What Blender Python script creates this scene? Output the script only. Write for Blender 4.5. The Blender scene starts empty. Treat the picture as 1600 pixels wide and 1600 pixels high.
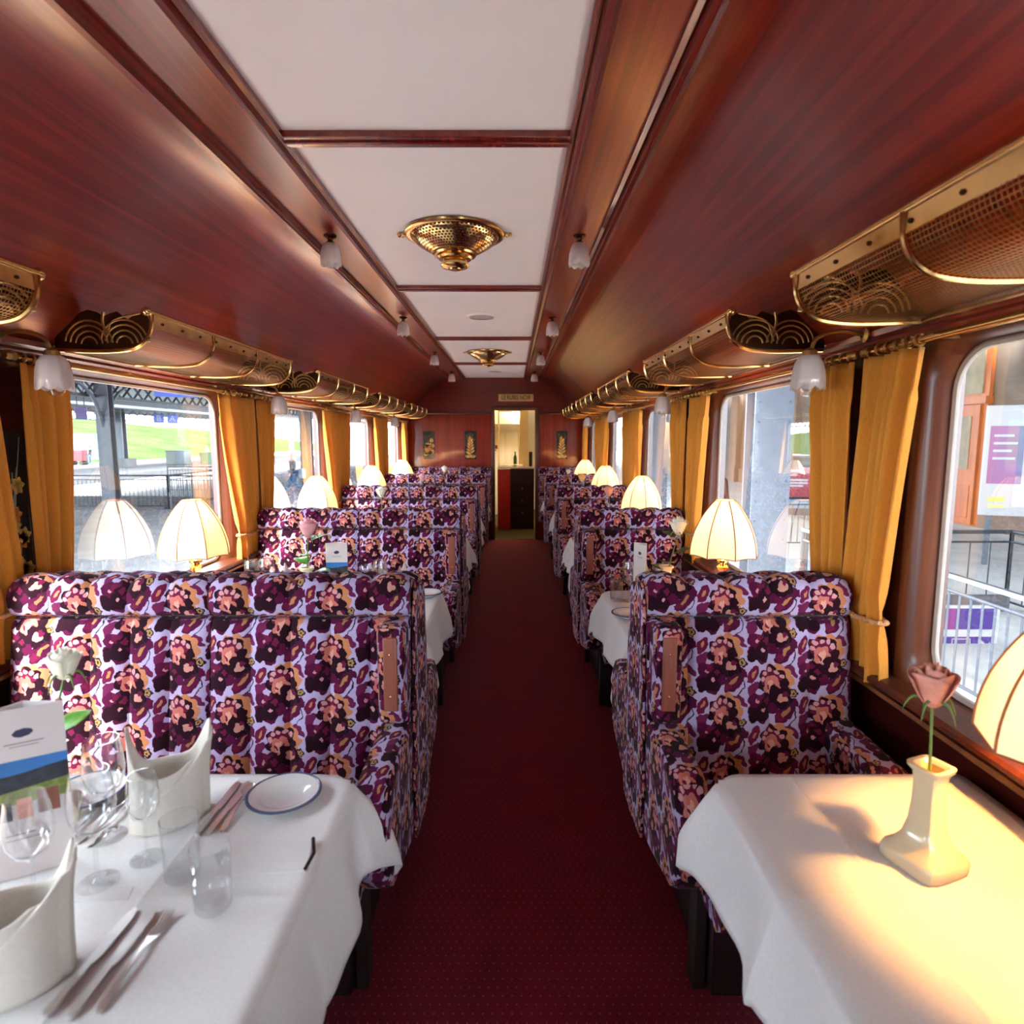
import bpy, bmesh, math, random
from mathutils import Vector, Matrix
random.seed(7)
C = bpy.context.scene.collection
SC = bpy.context.scene
PI = math.pi
sin, cos = math.sin, math.cos

# ------------------------------------------------------------------ camera
cam = bpy.data.cameras.new('camera'); camo = bpy.data.objects.new('camera', cam); C.objects.link(camo)
cam.sensor_width = 36.0; cam.lens = 950 / 1600 * 36.0
camo.location = (0, 0, 1.63); camo.rotation_euler = (math.radians(90 - 6.843), 0, 0)
cam.clip_start = 0.02; cam.clip_end = 400
cam.dof.use_dof = True; cam.dof.focus_distance = 3.0; cam.dof.aperture_fstop = 3.2
SC.camera = camo
# ------------------------------------------------------------------ world: bright overcast sky
w = bpy.data.worlds.new('sky'); SC.world = w; w.use_nodes = True
wn = w.node_tree; wn.nodes.clear()
wo = wn.nodes.new('ShaderNodeOutputWorld'); wb = wn.nodes.new('ShaderNodeBackground')
wb.inputs[0].default_value = (0.84, 0.91, 1.0, 1); wb.inputs[1].default_value = 8.0
wn.links.new(wb.outputs[0], wo.inputs[0])
# soft sun behind thin cloud, from the left of the carriage
su = bpy.data.lights.new('sun', 'SUN'); su.energy = 12.0; su.angle = math.radians(14); su.color = (1, .93, .84)
suo = bpy.data.objects.new('sun', su); C.objects.link(suo)
suo.rotation_euler = Vector((0.30, 0.62, -0.72)).to_track_quat('-Z', 'Y').to_euler()
# ------------------------------------------------------------------ exposure
SC.view_settings.view_transform = 'Standard'; SC.view_settings.look = 'None'
SC.view_settings.exposure = 1.35; SC.view_settings.gamma = 1.0; SC.view_settings.use_curve_mapping = False
SC.cycles.use_denoising = True
SC.cycles.max_bounces = 10; SC.cycles.transparent_max_bounces = 24; SC.cycles.glossy_bounces = 5
SC.cycles.caustics_reflective = False; SC.cycles.caustics_refractive = False
SC.cycles.sample_clamp_indirect = 6.0

LAMP_E = 20.0      # watt of each table lamp bulb
SHADE_E = 0.12     # glow of the lit silk shade

# ------------------------------------------------------------------ node helpers
class NT:
    def __init__(s, name):
        s.m = bpy.data.materials.new(name); s.m.use_nodes = True
        s.t = s.m.node_tree; s.t.nodes.clear()
        s.out = s.t.nodes.new('ShaderNodeOutputMaterial')
    def n(s, typ, **kw):
        x = s.t.nodes.new(typ)
        for k, v in kw.items(): setattr(x, k, v)
        return x
    def put(s, sock, v):
        if isinstance(v, bpy.types.NodeSocket): s.t.links.new(v, sock)
        elif v is not None:
            if hasattr(sock, 'default_value'):
                try: sock.default_value = v
                except Exception: sock.default_value = (*v, 1)
    def math(s, op, a, b=None, c=None):
        x = s.n('ShaderNodeMath', operation=op)
        s.put(x.inputs[0], a); s.put(x.inputs[1], b); s.put(x.inputs[2], c)
        return x.outputs[0]
    def vec(s, op, a, b=None):
        x = s.n('ShaderNodeVectorMath', operation=op)
        s.put(x.inputs[0], a); s.put(x.inputs[1], b)
        return x.outputs['Value'] if op in ('LENGTH', 'DOT_PRODUCT', 'DISTANCE') else x.outputs[0]
    def mix(s, f, a, b):
        x = s.n('ShaderNodeMix', data_type='RGBA')
        s.put(x.inputs[0], f); s.put(x.inputs[6], a); s.put(x.inputs[7], b)
        return x.outputs[2]
    def sep(s, v):
        x = s.n('ShaderNodeSeparateXYZ'); s.put(x.inputs[0], v); return x.outputs
    def comb(s, a, b, c=0):
        x = s.n('ShaderNodeCombineXYZ')
        for i, v in enumerate((a, b, c)): s.put(x.inputs[i], v)
        return x.outputs[0]
    def tc(s, k='Object'): return s.n('ShaderNodeTexCoord').outputs[k]
    def noise(s, vec, scale, detail=3, rough=.5, dist=0, out=0):
        x = s.n('ShaderNodeTexNoise'); s.put(x.inputs['Vector'], vec)
        x.inputs['Scale'].default_value = scale; x.inputs['Detail'].default_value = detail
        x.inputs['Roughness'].default_value = rough; x.inputs['Distortion'].default_value = dist
        return x.outputs[out]
    def ramp(s, f, *st):
        x = s.n('ShaderNodeValToRGB'); s.put(x.inputs[0], f)
        e = x.color_ramp.elements
        while len(e) < len(st): e.new(.5)
        for i, (p, c) in enumerate(st): e[i].position = p; e[i].color = (*c, 1)
        return x.outputs[0]
    def bump(s, h, strength=.3, dist=.002):
        x = s.n('ShaderNodeBump'); s.put(x.inputs['Height'], h)
        x.inputs['Strength'].default_value = strength; x.inputs['Distance'].default_value = dist
        return x.outputs[0]
    def bsdf(s, color, rough=.5, metal=0, coat=0, coatr=.1, spec=.5, normal=None, sheen=0, trans=0, emis=None, es=0, aniso=0):
        x = s.n('ShaderNodeBsdfPrincipled')
        s.put(x.inputs['Base Color'], color); s.put(x.inputs['Roughness'], rough)
        x.inputs['Metallic'].default_value = metal; x.inputs['Coat Weight'].default_value = coat
        x.inputs['Coat Roughness'].default_value = coatr
        x.inputs['Specular IOR Level'].default_value = spec
        x.inputs['Sheen Weight'].default_value = sheen
        x.inputs['Transmission Weight'].default_value = trans
        if normal is not None: s.put(x.inputs['Normal'], normal)
        if emis is not None:
            s.put(x.inputs['Emission Color'], emis); s.put(x.inputs['Emission Strength'], es)
        return x.outputs[0]
    def mixs(s, f, a, b):
        x = s.n('ShaderNodeMixShader'); s.put(x.inputs[0], f)
        s.t.links.new(a, x.inputs[1]); s.t.links.new(b, x.inputs[2]); return x.outputs[0]
    def adds(s, a, b):
        x = s.n('ShaderNodeAddShader'); s.t.links.new(a, x.inputs[0]); s.t.links.new(b, x.inputs[1]); return x.outputs[0]
    def done(s, sh):
        s.t.links.new(sh, s.out.inputs[0]); return s.m

def flat(name, col, rough=.5, metal=0, var=.08, scale=30, coat=0, spec=.5, bump=0, sheen=0):
    """plain surface with a little procedural unevenness"""
    t = NT(name); o = t.tc()
    f = t.noise(o, scale, 4)
    a = tuple(max(0, c * (1 - var)) for c in col); b = tuple(min(1, c * (1 + var)) for c in col)
    c = t.ramp(f, (.3, a), (.7, b))
    nrm = t.bump(f, bump, .002) if bump else None
    return t.done(t.bsdf(c, rough, metal, coat=coat, spec=spec, normal=nrm, sheen=sheen))

def wood(name, axis, dark, mid, light, rough=.28, coat=.5, scale=1.0, coatr=.16):
    """lacquered mahogany, grain running along the given axis"""
    t = NT(name); o = t.tc()
    mp = t.n('ShaderNodeMapping'); t.put(mp.inputs[0], o)
    s = [26 * scale] * 3; s['xyz'.index(axis)] = .32 * scale
    mp.inputs['Scale'].default_value = s
    g1 = t.noise(mp.outputs[0], 1.3, 5, .55, .2)
    s2 = [120 * scale] * 3; s2['xyz'.index(axis)] = 2.5 * scale
    mp2 = t.n('ShaderNodeMapping'); t.put(mp2.inputs[0], o); mp2.inputs['Scale'].default_value = s2
    g2 = t.noise(mp2.outputs[0], 1.0, 3, .6)
    big = t.noise(o, 1.6, 2)
    f = t.math('MULTIPLY_ADD', g2, .35, t.math('MULTIPLY_ADD', big, .25, t.math('MULTIPLY', g1, .75)))
    c = t.ramp(f, (.38, dark), (.66, mid), (.98, light))
    r = rough
    return t.done(t.bsdf(c, r, coat=coat, coatr=coatr))

MAT = {}
MAT['wood_y'] = wood('mahogany along carriage', 'y', (.055, .0035, .002), (.19, .0115, .003), (.36, .042, .008), rough=.30, coat=.65, coatr=.20)
MAT['wood_x'] = wood('mahogany across carriage', 'x', (.05, .004, .003), (.13, .011, .006), (.21, .022, .010), scale=.8)
MAT['wood_z'] = wood('mahogany upright', 'z', (.085, .005, .003), (.20, .014, .006), (.30, .032, .010), scale=.8, rough=.2, coat=.9, coatr=.05)
MAT['wood_dark'] = wood('dark mahogany', 'y', (.014, .003, .002), (.060, .009, .006), (.12, .02, .01))
MAT['wood_trim'] = wood('red mahogany moulding', 'y', (.05, .004, .003), (.17, .014, .010), (.26, .035, .02), rough=.25)
MAT['wood_frame'] = wood('brown window frame wood', 'z', (.040, .008, .004), (.095, .022, .009), (.17, .046, .018), rough=.36, coat=.15)
MAT['plate_wood'] = wood('reddish arm plate wood', 'z', (.13, .03, .02), (.25, .07, .045), (.36, .12, .08), rough=.4, coat=.2)
MAT['white'] = flat('white ceiling enamel', (.95, .89, .87), .45, var=.02, scale=3)
MAT['linen'] = flat('white table linen', (.84, .84, .84), .85, var=.04, scale=160, bump=.12, sheen=.1)
MAT['napkin'] = flat('cream napkin linen', (.78, .73, .66), .85, var=.04, scale=160, bump=.1)
MAT['porcelain'] = flat('white porcelain', (.80, .80, .80), .12, var=.01, coat=.6)
MAT['rim_blue'] = flat('blue rim line', (.08, .10, .20), .2, var=.02)
MAT['cream_porcelain'] = flat('cream vase porcelain', (.80, .66, .42), .14, var=.02, coat=.6)
MAT['steel'] = flat('polished cutlery steel', (.80, .79, .78), .28, 1, var=.02)
MAT['paper'] = flat('white paper', (.80, .79, .78), .7, var=.01)
MAT['card'] = flat('pale pink menu card', (.78, .70, .69), .6, var=.01)
MAT['ink'] = flat('grey print', (.30, .27, .29), .7, var=.05)
MAT['navy'] = flat('navy print', (.03, .035, .09), .5, var=.3, scale=120)
MAT['black'] = flat('black paint', (.012, .010, .010), .5)
MAT['plinth_shade'] = flat('plinth in painted carpet shade', (.022, .002, .004), .9)  # plinth colour stands in for the deep shade on the carpet under benches
MAT['dark'] = flat('bench leg dark as shade', (.022, .012, .010), .7)  # bench legs, near-black so they merge with the shade underneath
MAT['chrome'] = flat('bright metal', (.75, .75, .77), .2, 1, var=.02)
MAT['rubber'] = flat('grey window gasket', (.42, .37, .33), .4)
MAT['stem'] = flat('green stem', (.12, .24, .05), .5, var=.2)
MAT['leaf'] = flat('glossy green leaf', (.10, .30, .03), .35, var=.35, scale=40)
MAT['leaf_dark'] = flat('dark green leaf', (.03, .09, .02), .4, var=.35, scale=40)
MAT['leaf_yellow'] = flat('yellow green leaf', (.40, .42, .04), .4, var=.25, scale=40)
MAT['rose_pink'] = flat('pink rose petal', (.85, .42, .45), .55, var=.22, scale=25)
MAT['rose_white'] = flat('white rose petal', (.88, .85, .72), .55, var=.06, scale=25)
MAT['rose_orange'] = flat('pink orange rose petal', (.88, .36, .28), .55, var=.3, scale=25)
MAT['rose_yellow'] = flat('yellow rose petal', (.88, .66, .22), .55, var=.12, scale=25)
MAT['cord'] = flat('twisted gold cord', (.60, .30, .12), .6, var=.4, scale=220)
MAT['piping'] = flat('brown shade piping', (.30, .12, .04), .7)

def brass(name, col=(.86, .56, .22), rough=.16, mottled=.25):
    t = NT(name); o = t.tc()
    f = t.noise(o, 18, 4)
    c = t.ramp(f, (.25, tuple(v * (1 - mottled) for v in col)), (.75, col))
    return t.done(t.bsdf(c, t.math('MULTIPLY_ADD', f, .14, rough - .04), 1))
MAT['brass'] = brass('polished brass')
MAT['old_brass'] = brass('aged brass', (.60, .36, .13), .3, .45)
MAT['bronze'] = brass('dark bronze scrollwork', (.10, .045, .02), .33, .5)

def perforated():
    t = NT('perforated brass'); uv = t.tc('UV')
    x = t.sep(uv)
    row = t.math('FLOOR', x[1])
    u = t.math('FRACT', t.math('ADD', x[0], t.math('MULTIPLY', t.math('MODULO', row, 2.0), .5)))
    v = t.math('FRACT', x[1])
    d = t.vec('LENGTH', t.comb(t.math('SUBTRACT', u, .5), t.math('SUBTRACT', v, .5)))
    hole = t.math('LESS_THAN', d, .34)
    b = t.bsdf((.88, .60, .24), .15, 1)
    k = t.bsdf((.05, .018, .006), .6)
    return t.done(t.mixs(hole, b, k))
MAT['perforated'] = perforated()

def rackmesh():
    """woven brass wire: see-through between the wires"""
    t = NT('brass wire mesh'); uv = t.tc('UV'); x = t.sep(uv)
    w_ = .24
    a = t.math('LESS_THAN', t.math('FRACT', t.math('MULTIPLY', x[0], 85.0)), w_)
    b = t.math('LESS_THAN', t.math('FRACT', t.math('MULTIPLY', x[1], 85.0)), w_)
    f = t.math('MAXIMUM', a, b)
    m = t.bsdf((.30, .16, .055), .45, 1)
    tr = t.n('ShaderNodeBsdfTransparent').outputs[0]
    return t.done(t.mixs(f, tr, m))
MAT['mesh'] = rackmesh()

def pane():
    """double glazed coach window: mostly clear, with the strong double reflection of two panes"""
    t = NT('window glass')
    fr = t.n('ShaderNodeFresnel'); fr.inputs[0].default_value = 1.5
    f = t.math('MINIMUM', t.math('MULTIPLY', fr.outputs[0], 1.35), .7)
    f = t.math('MULTIPLY', f, t.math('SUBTRACT', 1.0, t.n('ShaderNodeNewGeometry').outputs['Backfacing']))
    g = t.n('ShaderNodeBsdfGlossy'); g.inputs['Roughness'].default_value = .0; g.inputs[0].default_value = (1, 1, 1, 1)
    tr = t.n('ShaderNodeBsdfTransparent'); tr.inputs[0].default_value = (.96, .98, .98, 1)
    return t.done(t.mixs(f, tr.outputs[0], g.outputs[0]))
MAT['glass'] = pane()

def thin_glass(name, tint=(.982, .988, .992), mul=2.2, base=.075):
    t = NT(name)
    fr = t.n('ShaderNodeFresnel'); fr.inputs[0].default_value = 1.5
    f = t.math('MINIMUM', t.math('MULTIPLY_ADD', fr.outputs[0], mul, base), .9)
    f = t.math('MULTIPLY', f, t.math('SUBTRACT', 1.0, t.n('ShaderNodeNewGeometry').outputs['Backfacing']))
    g = t.n('ShaderNodeBsdfGlossy'); g.inputs['Roughness'].default_value = .03
    tr = t.n('ShaderNodeBsdfTransparent'); tr.inputs[0].default_value = (*tint, 1)
    return t.done(t.mixs(f, tr.outputs[0], g.outputs[0]))
MAT['drink_glass'] = thin_glass('clear drinking glass')
MAT['bulb_glass'] = thin_glass('clear glass bulb', (.96, .95, .94), 1.2, .06)

def frosted():
    t = NT('frosted ribbed glass')
    d = t.n('ShaderNodeBsdfDiffuse'); d.inputs[0].default_value = (.95, .88, .86, 1)
    tl = t.n('ShaderNodeBsdfTranslucent'); tl.inputs[0].default_value = (.96, .90, .88, 1)
    g = t.n('ShaderNodeBsdfGlossy'); g.inputs['Roughness'].default_value = .15
    a = t.mixs(.55, d.outputs[0], tl.outputs[0])
    tr = t.n('ShaderNodeBsdfTransparent')
    a = t.mixs(.12, a, g.outputs[0])
    return t.done(t.mixs(.15, a, tr.outputs[0]))
MAT['frosted'] = frosted()

def silk():
    """cream silk lampshade lit from within by its own bulb"""
    t = NT('lit cream silk')
    o = t.tc(); z = t.sep(o)[2]
    d = t.n('ShaderNodeBsdfDiffuse'); d.inputs[0].default_value = (.88, .80, .66, 1)
    tl = t.n('ShaderNodeBsdfTranslucent'); tl.inputs[0].default_value = (.88, .78, .62, 1)
    a = t.mixs(.062, d.outputs[0], tl.outputs[0])
    e = t.n('ShaderNodeEmission'); e.inputs[0].default_value = (1, .62, .20, 1)
    fz = t.ramp(t.noise(o, 6, 1), (.2, (.92, .92, .92)), (.8, (1, 1, 1)))
    t.put(e.inputs[0], t.mix(1.0, (1, .64, .22, 1), (1, .64, .22, 1)))
    e.inputs[1].default_value = SHADE_E
    return t.done(t.adds(a, e.outputs[0]))
MAT['silk'] = silk()

def curtain_mat():
    t = NT('gold woollen curtain'); o = t.tc()
    mp = t.n('ShaderNodeMapping'); t.put(mp.inputs[0], o); mp.inputs['Scale'].default_value = (500, 500, 60)
    f = t.noise(mp.outputs[0], 1, 3)
    c = t.ramp(f, (.3, (.76, .30, .032)), (.7, (.90, .39, .052)))
    d = t.bsdf(c, .8, sheen=.3, spec=.2)
    tl = t.n('ShaderNodeBsdfTranslucent'); tl.inputs[0].default_value = (.90, .34, .03, 1)
    return t.done(t.mixs(.22, d, tl.outputs[0]))
MAT['curtain'] = curtain_mat()

def carpet():
    t = NT('crimson carpet with pin dots'); o = t.tc(); x = t.sep(o)
    s = 1 / .028
    u = t.math('MULTIPLY', x[0], s); v = t.math('MULTIPLY', x[1], s)
    row = t.math('FLOOR', v)
    u = t.math('FRACT', t.math('ADD', u, t.math('MULTIPLY', t.math('MODULO', row, 2.0), .5)))
    v = t.math('FRACT', v)
    d = t.vec('LENGTH', t.comb(t.math('SUBTRACT', u, .5), t.math('SUBTRACT', v, .5)))
    dot = t.math('LESS_THAN', d, .105)
    n = t.noise(o, 400, 3); n2 = t.noise(o, 5, 3)
    base = t.ramp(t.math('MULTIPLY_ADD', n, .6, t.math('MULTIPLY', n2, .4)), (.3, (.16, .001, .014)), (.7, (.31, .003, .034)))
    c = t.mix(dot, base, (.50, .07, .11, 1))
    return t.done(t.bsdf(c, .95, sheen=.25, spec=.1, normal=t.bump(n, .6, .004)))
MAT['carpet'] = carpet()

def fabric():
    """moquette: lilac grey ground, plum and salmon flowers, ochre blossoms, dark curls"""
    t = NT('floral moquette'); uv = t.tc('UV')
    W, H = .163, .19
    wv = t.n('ShaderNodeTexNoise'); t.put(wv.inputs['Vector'], uv); wv.inputs['Scale'].default_value = 42; wv.inputs['Detail'].default_value = 3
    warp = t.vec('MULTIPLY', t.vec('SUBTRACT', wv.outputs[1], (.5, .5, .5)), (.022, .022, 0))
    q = t.vec('ADD', uv, warp)
    x = t.sep(q)
    cu = t.math('DIVIDE', x[0], W)
    col = t.math('FLOOR', cu)
    u = t.math('MULTIPLY', t.math('FRACT', cu), W)
    v = t.math('ADD', x[1], t.math('MULTIPLY', t.math('MODULO', t.math('ABSOLUTE', col), 2.0), H * .5))
    fine = t.noise(uv, 260, 2)
    def blob(cx, cy, R, n=5, amp=.15, ph=0, sq=1.0, rot=0):
        du = t.math('SUBTRACT', u, cx)
        dv = t.math('MULTIPLY', t.math('SUBTRACT', t.math('FRACT', t.math('ADD', t.math('DIVIDE', t.math('SUBTRACT', v, cy), H), .5)), .5), H)
        if rot:
            a = t.math('MULTIPLY_ADD', du, cos(rot), t.math('MULTIPLY', dv, sin(rot)))
            b = t.math('MULTIPLY_ADD', dv, cos(rot), t.math('MULTIPLY', du, -sin(rot)))
            du, dv = a, b
        if sq != 1: dv = t.math('MULTIPLY', dv, sq)
        r = t.vec('LENGTH', t.comb(du, dv))
        if amp:
            an = t.math('ARCTAN2', dv, du)
            lob = t.math('ABSOLUTE', t.math('COSINE', t.math('MULTIPLY_ADD', an, n * .5, ph)))
            rr = t.math('MULTIPLY_ADD', lob, amp * R, R * (1 - amp))
            return t.math('LESS_THAN', r, rr)
        return t.math('LESS_THAN', r, R)
    c = t.mix(fine, (.37, .31, .52, 1), (.48, .41, .62, 1))
    plum, dk, wine = (.075, .0035, .034, 1), (.016, .002, .008, 1), (.12, .007, .040, 1)
    peach, salmon, pink = (.48, .19, .09, 1), (.50, .15, .12, 1), (.56, .27, .28, 1)
    L = []
    mauve, leafg = (.125, .012, .060, 1), (.055, .05, .04, 1)
    # broad leaves and fillers first
    L += [((.016, .100, .030, 3, .3, .6, 1.7, 1.0), mauve), ((.140, .160, .028, 3, .3, .2, 1.9, -.7), mauve), ((.150, .055, .020, 3, .4, .2), plum)]
    # dark leaf cluster
    L += [((.046, .044, .056, 5, .34, .4), plum), ((.022, .020, .026, 3, .35, .2), dk), ((.046, .026, .032, 3, .3, 1), dk), ((.068, .064, .024, 4, .4), dk), ((.066, .060, .012, 4, .4), wine),
          ((.052, .036, .007, 4, .3), pink), ((.030, .062, .006, 4, .3), pink), ((.040, .074, .013, 3, .4), wine)]
    L += [((.120, .026, .042, 1, .0, 0, 2.0, .9), plum), ((.123, .030, .022, 1, .0, 0, 4.0, .9), (.36, .17, .07, 1)), ((.104, .010, .014, 4, .3), wine)]
    # flower head
    L += [((.096, .128, .055, 9, .16, .2), peach), ((.083, .124, .051, 7, .22, .5), dk), ((.078, .134, .034, 7, .25, 0), wine)]
    for k in range(5):
        a = .5 + k * .62
        L += [((.083 + .032 * cos(a), .128 + .029 * sin(a), .0075, 1, 0), pink)]
    L += [((.080, .112, .027, 5, .25, .3, .85), salmon), ((.080, .106, .013, 5, .4, .3, .6), (.66, .32, .25, 1)), ((.072, .104, .004, 1, 0, 0, .4, .5), wine), ((.090, .104, .004, 1, 0, 0, .4, -.4), wine)]
    # bud
    L += [((.108, .076, .037, 5, .25, .8), dk), ((.112, .074, .016, 3, .3, .2), (.52, .24, .20, 1)), ((.122, .086, .009, 3, .3, .2), wine)]
    # ochre blossom with dark outline and curl
    L += [((.147, .090, .0150, 5, .25, 0), dk), ((.147, .090, .0105, 5, .3, 0), (.36, .22, .08, 1)), ((.147, .090, .0035, 1, 0), dk)]
    L += [((.018, .146, .030, 1, 0, 0, 2.0, 1.1), wine), ((.020, .148, .013, 1, 0, 0, 3.0, 1.1), (.44, .19, .09, 1))]
    for args, colr in L:
        c = t.mix(blob(*args), c, colr)
    # dark curling stem
    vv = t.math('FRACT', t.math('DIVIDE', v, H))
    sx = t.math('MULTIPLY_ADD', t.math('SINE', t.math('MULTIPLY', vv, 4 * PI)), .012, .142)
    st = t.math('LESS_THAN', t.math('ABSOLUTE', t.math('SUBTRACT', u, sx)), .0022)
    st = t.math('MULTIPLY', st, t.math('GREATER_THAN', t.math('FRACT', t.math('ADD', vv, .62)), .55))
    c = t.mix(st, c, (.02, .018, .02, 1))
    nrm = t.bump(fine, .35, .003)
    return t.done(t.bsdf(c, .9, sheen=.06, spec=.10, normal=nrm))
MAT['fabric'] = fabric()

def marquetry(name, kind):
    """black lacquer panel inlaid with an orange flower spray, vase foot and pale stems"""
    t = NT(name); o = t.tc(); x = t.sep(o)
    c = t.ramp(t.noise(o, 30, 3), (.3, (.012, .012, .012)), (.7, (.03, .028, .022)))
    return t.done(t.bsdf(c, .15, coat=.6))
MAT['lacquer'] = marquetry('black lacquer', 0)
MAT['inlay_orange'] = flat('orange inlay', (.75, .26, .045), .25, var=.3, scale=60)
MAT['inlay_yellow'] = flat('yellow inlay', (.75, .45, .10), .25, var=.3, scale=60)
MAT['inlay_green'] = flat('olive inlay', (.16, .15, .06), .3, var=.3, scale=60)
# ---- outside
MAT['concrete'] = flat('grey platform asphalt', (.10, .10, .105), .9, var=.10, scale=2, spec=0)
MAT['pale_ground'] = flat('pale platform concrete', (.17, .17, .175), .9, var=.12, scale=2, spec=0)  # paler, slightly uneven grey for the near left platform
MAT['pale_paving'] = flat('pale paving', (.38, .38, .38), .9, var=.12, scale=2)
MAT['ballast'] = flat('pale light-bouncing ballast', (.55, .54, .52), .95, var=.4, scale=14)  # made this pale to bounce more daylight up to the carriage ceiling
MAT['grass'] = flat('spring grass bank', (.040, .085, .022), .95, var=.35, scale=.25, spec=0)
MAT['sign_white'] = flat('matt white sign', (.34, .34, .35), .6, var=.02)
MAT['iron'] = flat('dark blue grey iron', (.018, .026, .036), .5, var=.2)
MAT['iron_light'] = flat('grey painted steel', (.055, .066, .088), .45, var=.12, scale=6)
MAT['canopy'] = flat('grey canopy boards', (.12, .15, .165), .8, var=.25, scale=1.5)
MAT['stone'] = flat('beige station stone', (.15, .11, .085), .9, var=.18, scale=2)
MAT['stone_pink'] = flat('pinkish stone pilaster', (.19, .12, .09), .9, var=.15, scale=2)
MAT['door_wood'] = wood('orange brown station door', 'z', (.20, .042, .010), (.40, .092, .022), (.52, .15, .04), rough=.5, coat=.1)
MAT['shop_glass'] = flat('dim shop window', (.10, .10, .11), .08, var=.5, scale=3)
MAT['shop_cream'] = flat('cream shop pane', (.24, .19, .12), .6, var=.2, scale=4)  # plain cream colour for door and window panes
MAT['purple'] = flat('purple sign panel', (.045, .022, .15), .4, var=.05)
MAT['magenta'] = flat('magenta sign panel', (.16, .02, .13), .4, var=.15, scale=3)
MAT['blue'] = flat('blue sign panel', (.03, .07, .36), .4, var=.1)
MAT['red'] = flat('red poster', (.22, .015, .025), .5, var=.1)
MAT['sky_blue'] = flat('light blue hoarding', (.08, .20, .30), .6, var=.1)
MAT['cabinet_grey'] = flat('grey green cabinet', (.08, .09, .085), .6)
MAT['skip_green'] = flat('pale green bin', (.05, .12, .07), .6)
MAT['orange_wall'] = flat('orange underpass wall', (.26, .09, .02), .6, var=.15, scale=3)
MAT['bark'] = flat('grey bark', (.16, .14, .13), .9, var=.3)
MAT['skin'] = flat('skin', (.60, .36, .26), .6)
MAT['jacket_blue'] = flat('dark blue jacket', (.035, .055, .095), .8, var=.3)
MAT['jeans'] = flat('blue jeans', (.05, .11, .20), .8, var=.3)
MAT['jacket_black'] = flat('black jacket', (.02, .02, .025), .8)
MAT['jacket_brown'] = flat('brown jacket', (.10, .035, .02), .7, var=.3)
MAT['coat_tan'] = flat('tan coat', (.30, .20, .14), .8)
MAT['hair_grey'] = flat('grey hair', (.35, .33, .31), .8)
MAT['bag'] = flat('pale blue grey bag', (.32, .38, .42), .7)
# ---- galley
MAT['cream_wall'] = flat('cream galley wall', (.80, .66, .42), .5, var=.04, scale=3)
MAT['white_panel'] = flat('white galley cupboard', (.85, .86, .88), .35, var=.02)
MAT['red_panel'] = flat('red counter panel', (.62, .030, .018), .4, var=.1, scale=8)
MAT['counter_dark'] = flat('dark counter front', (.025, .010, .008), .35, var=.2)
MAT['grey_floor'] = flat('speckled grey gangway floor', (.10, .095, .06), .8, var=.5, scale=180)
MAT['sign_gold'] = flat('brass name plate', (.72, .42, .15), .45, .0, var=.08, scale=20)

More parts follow.
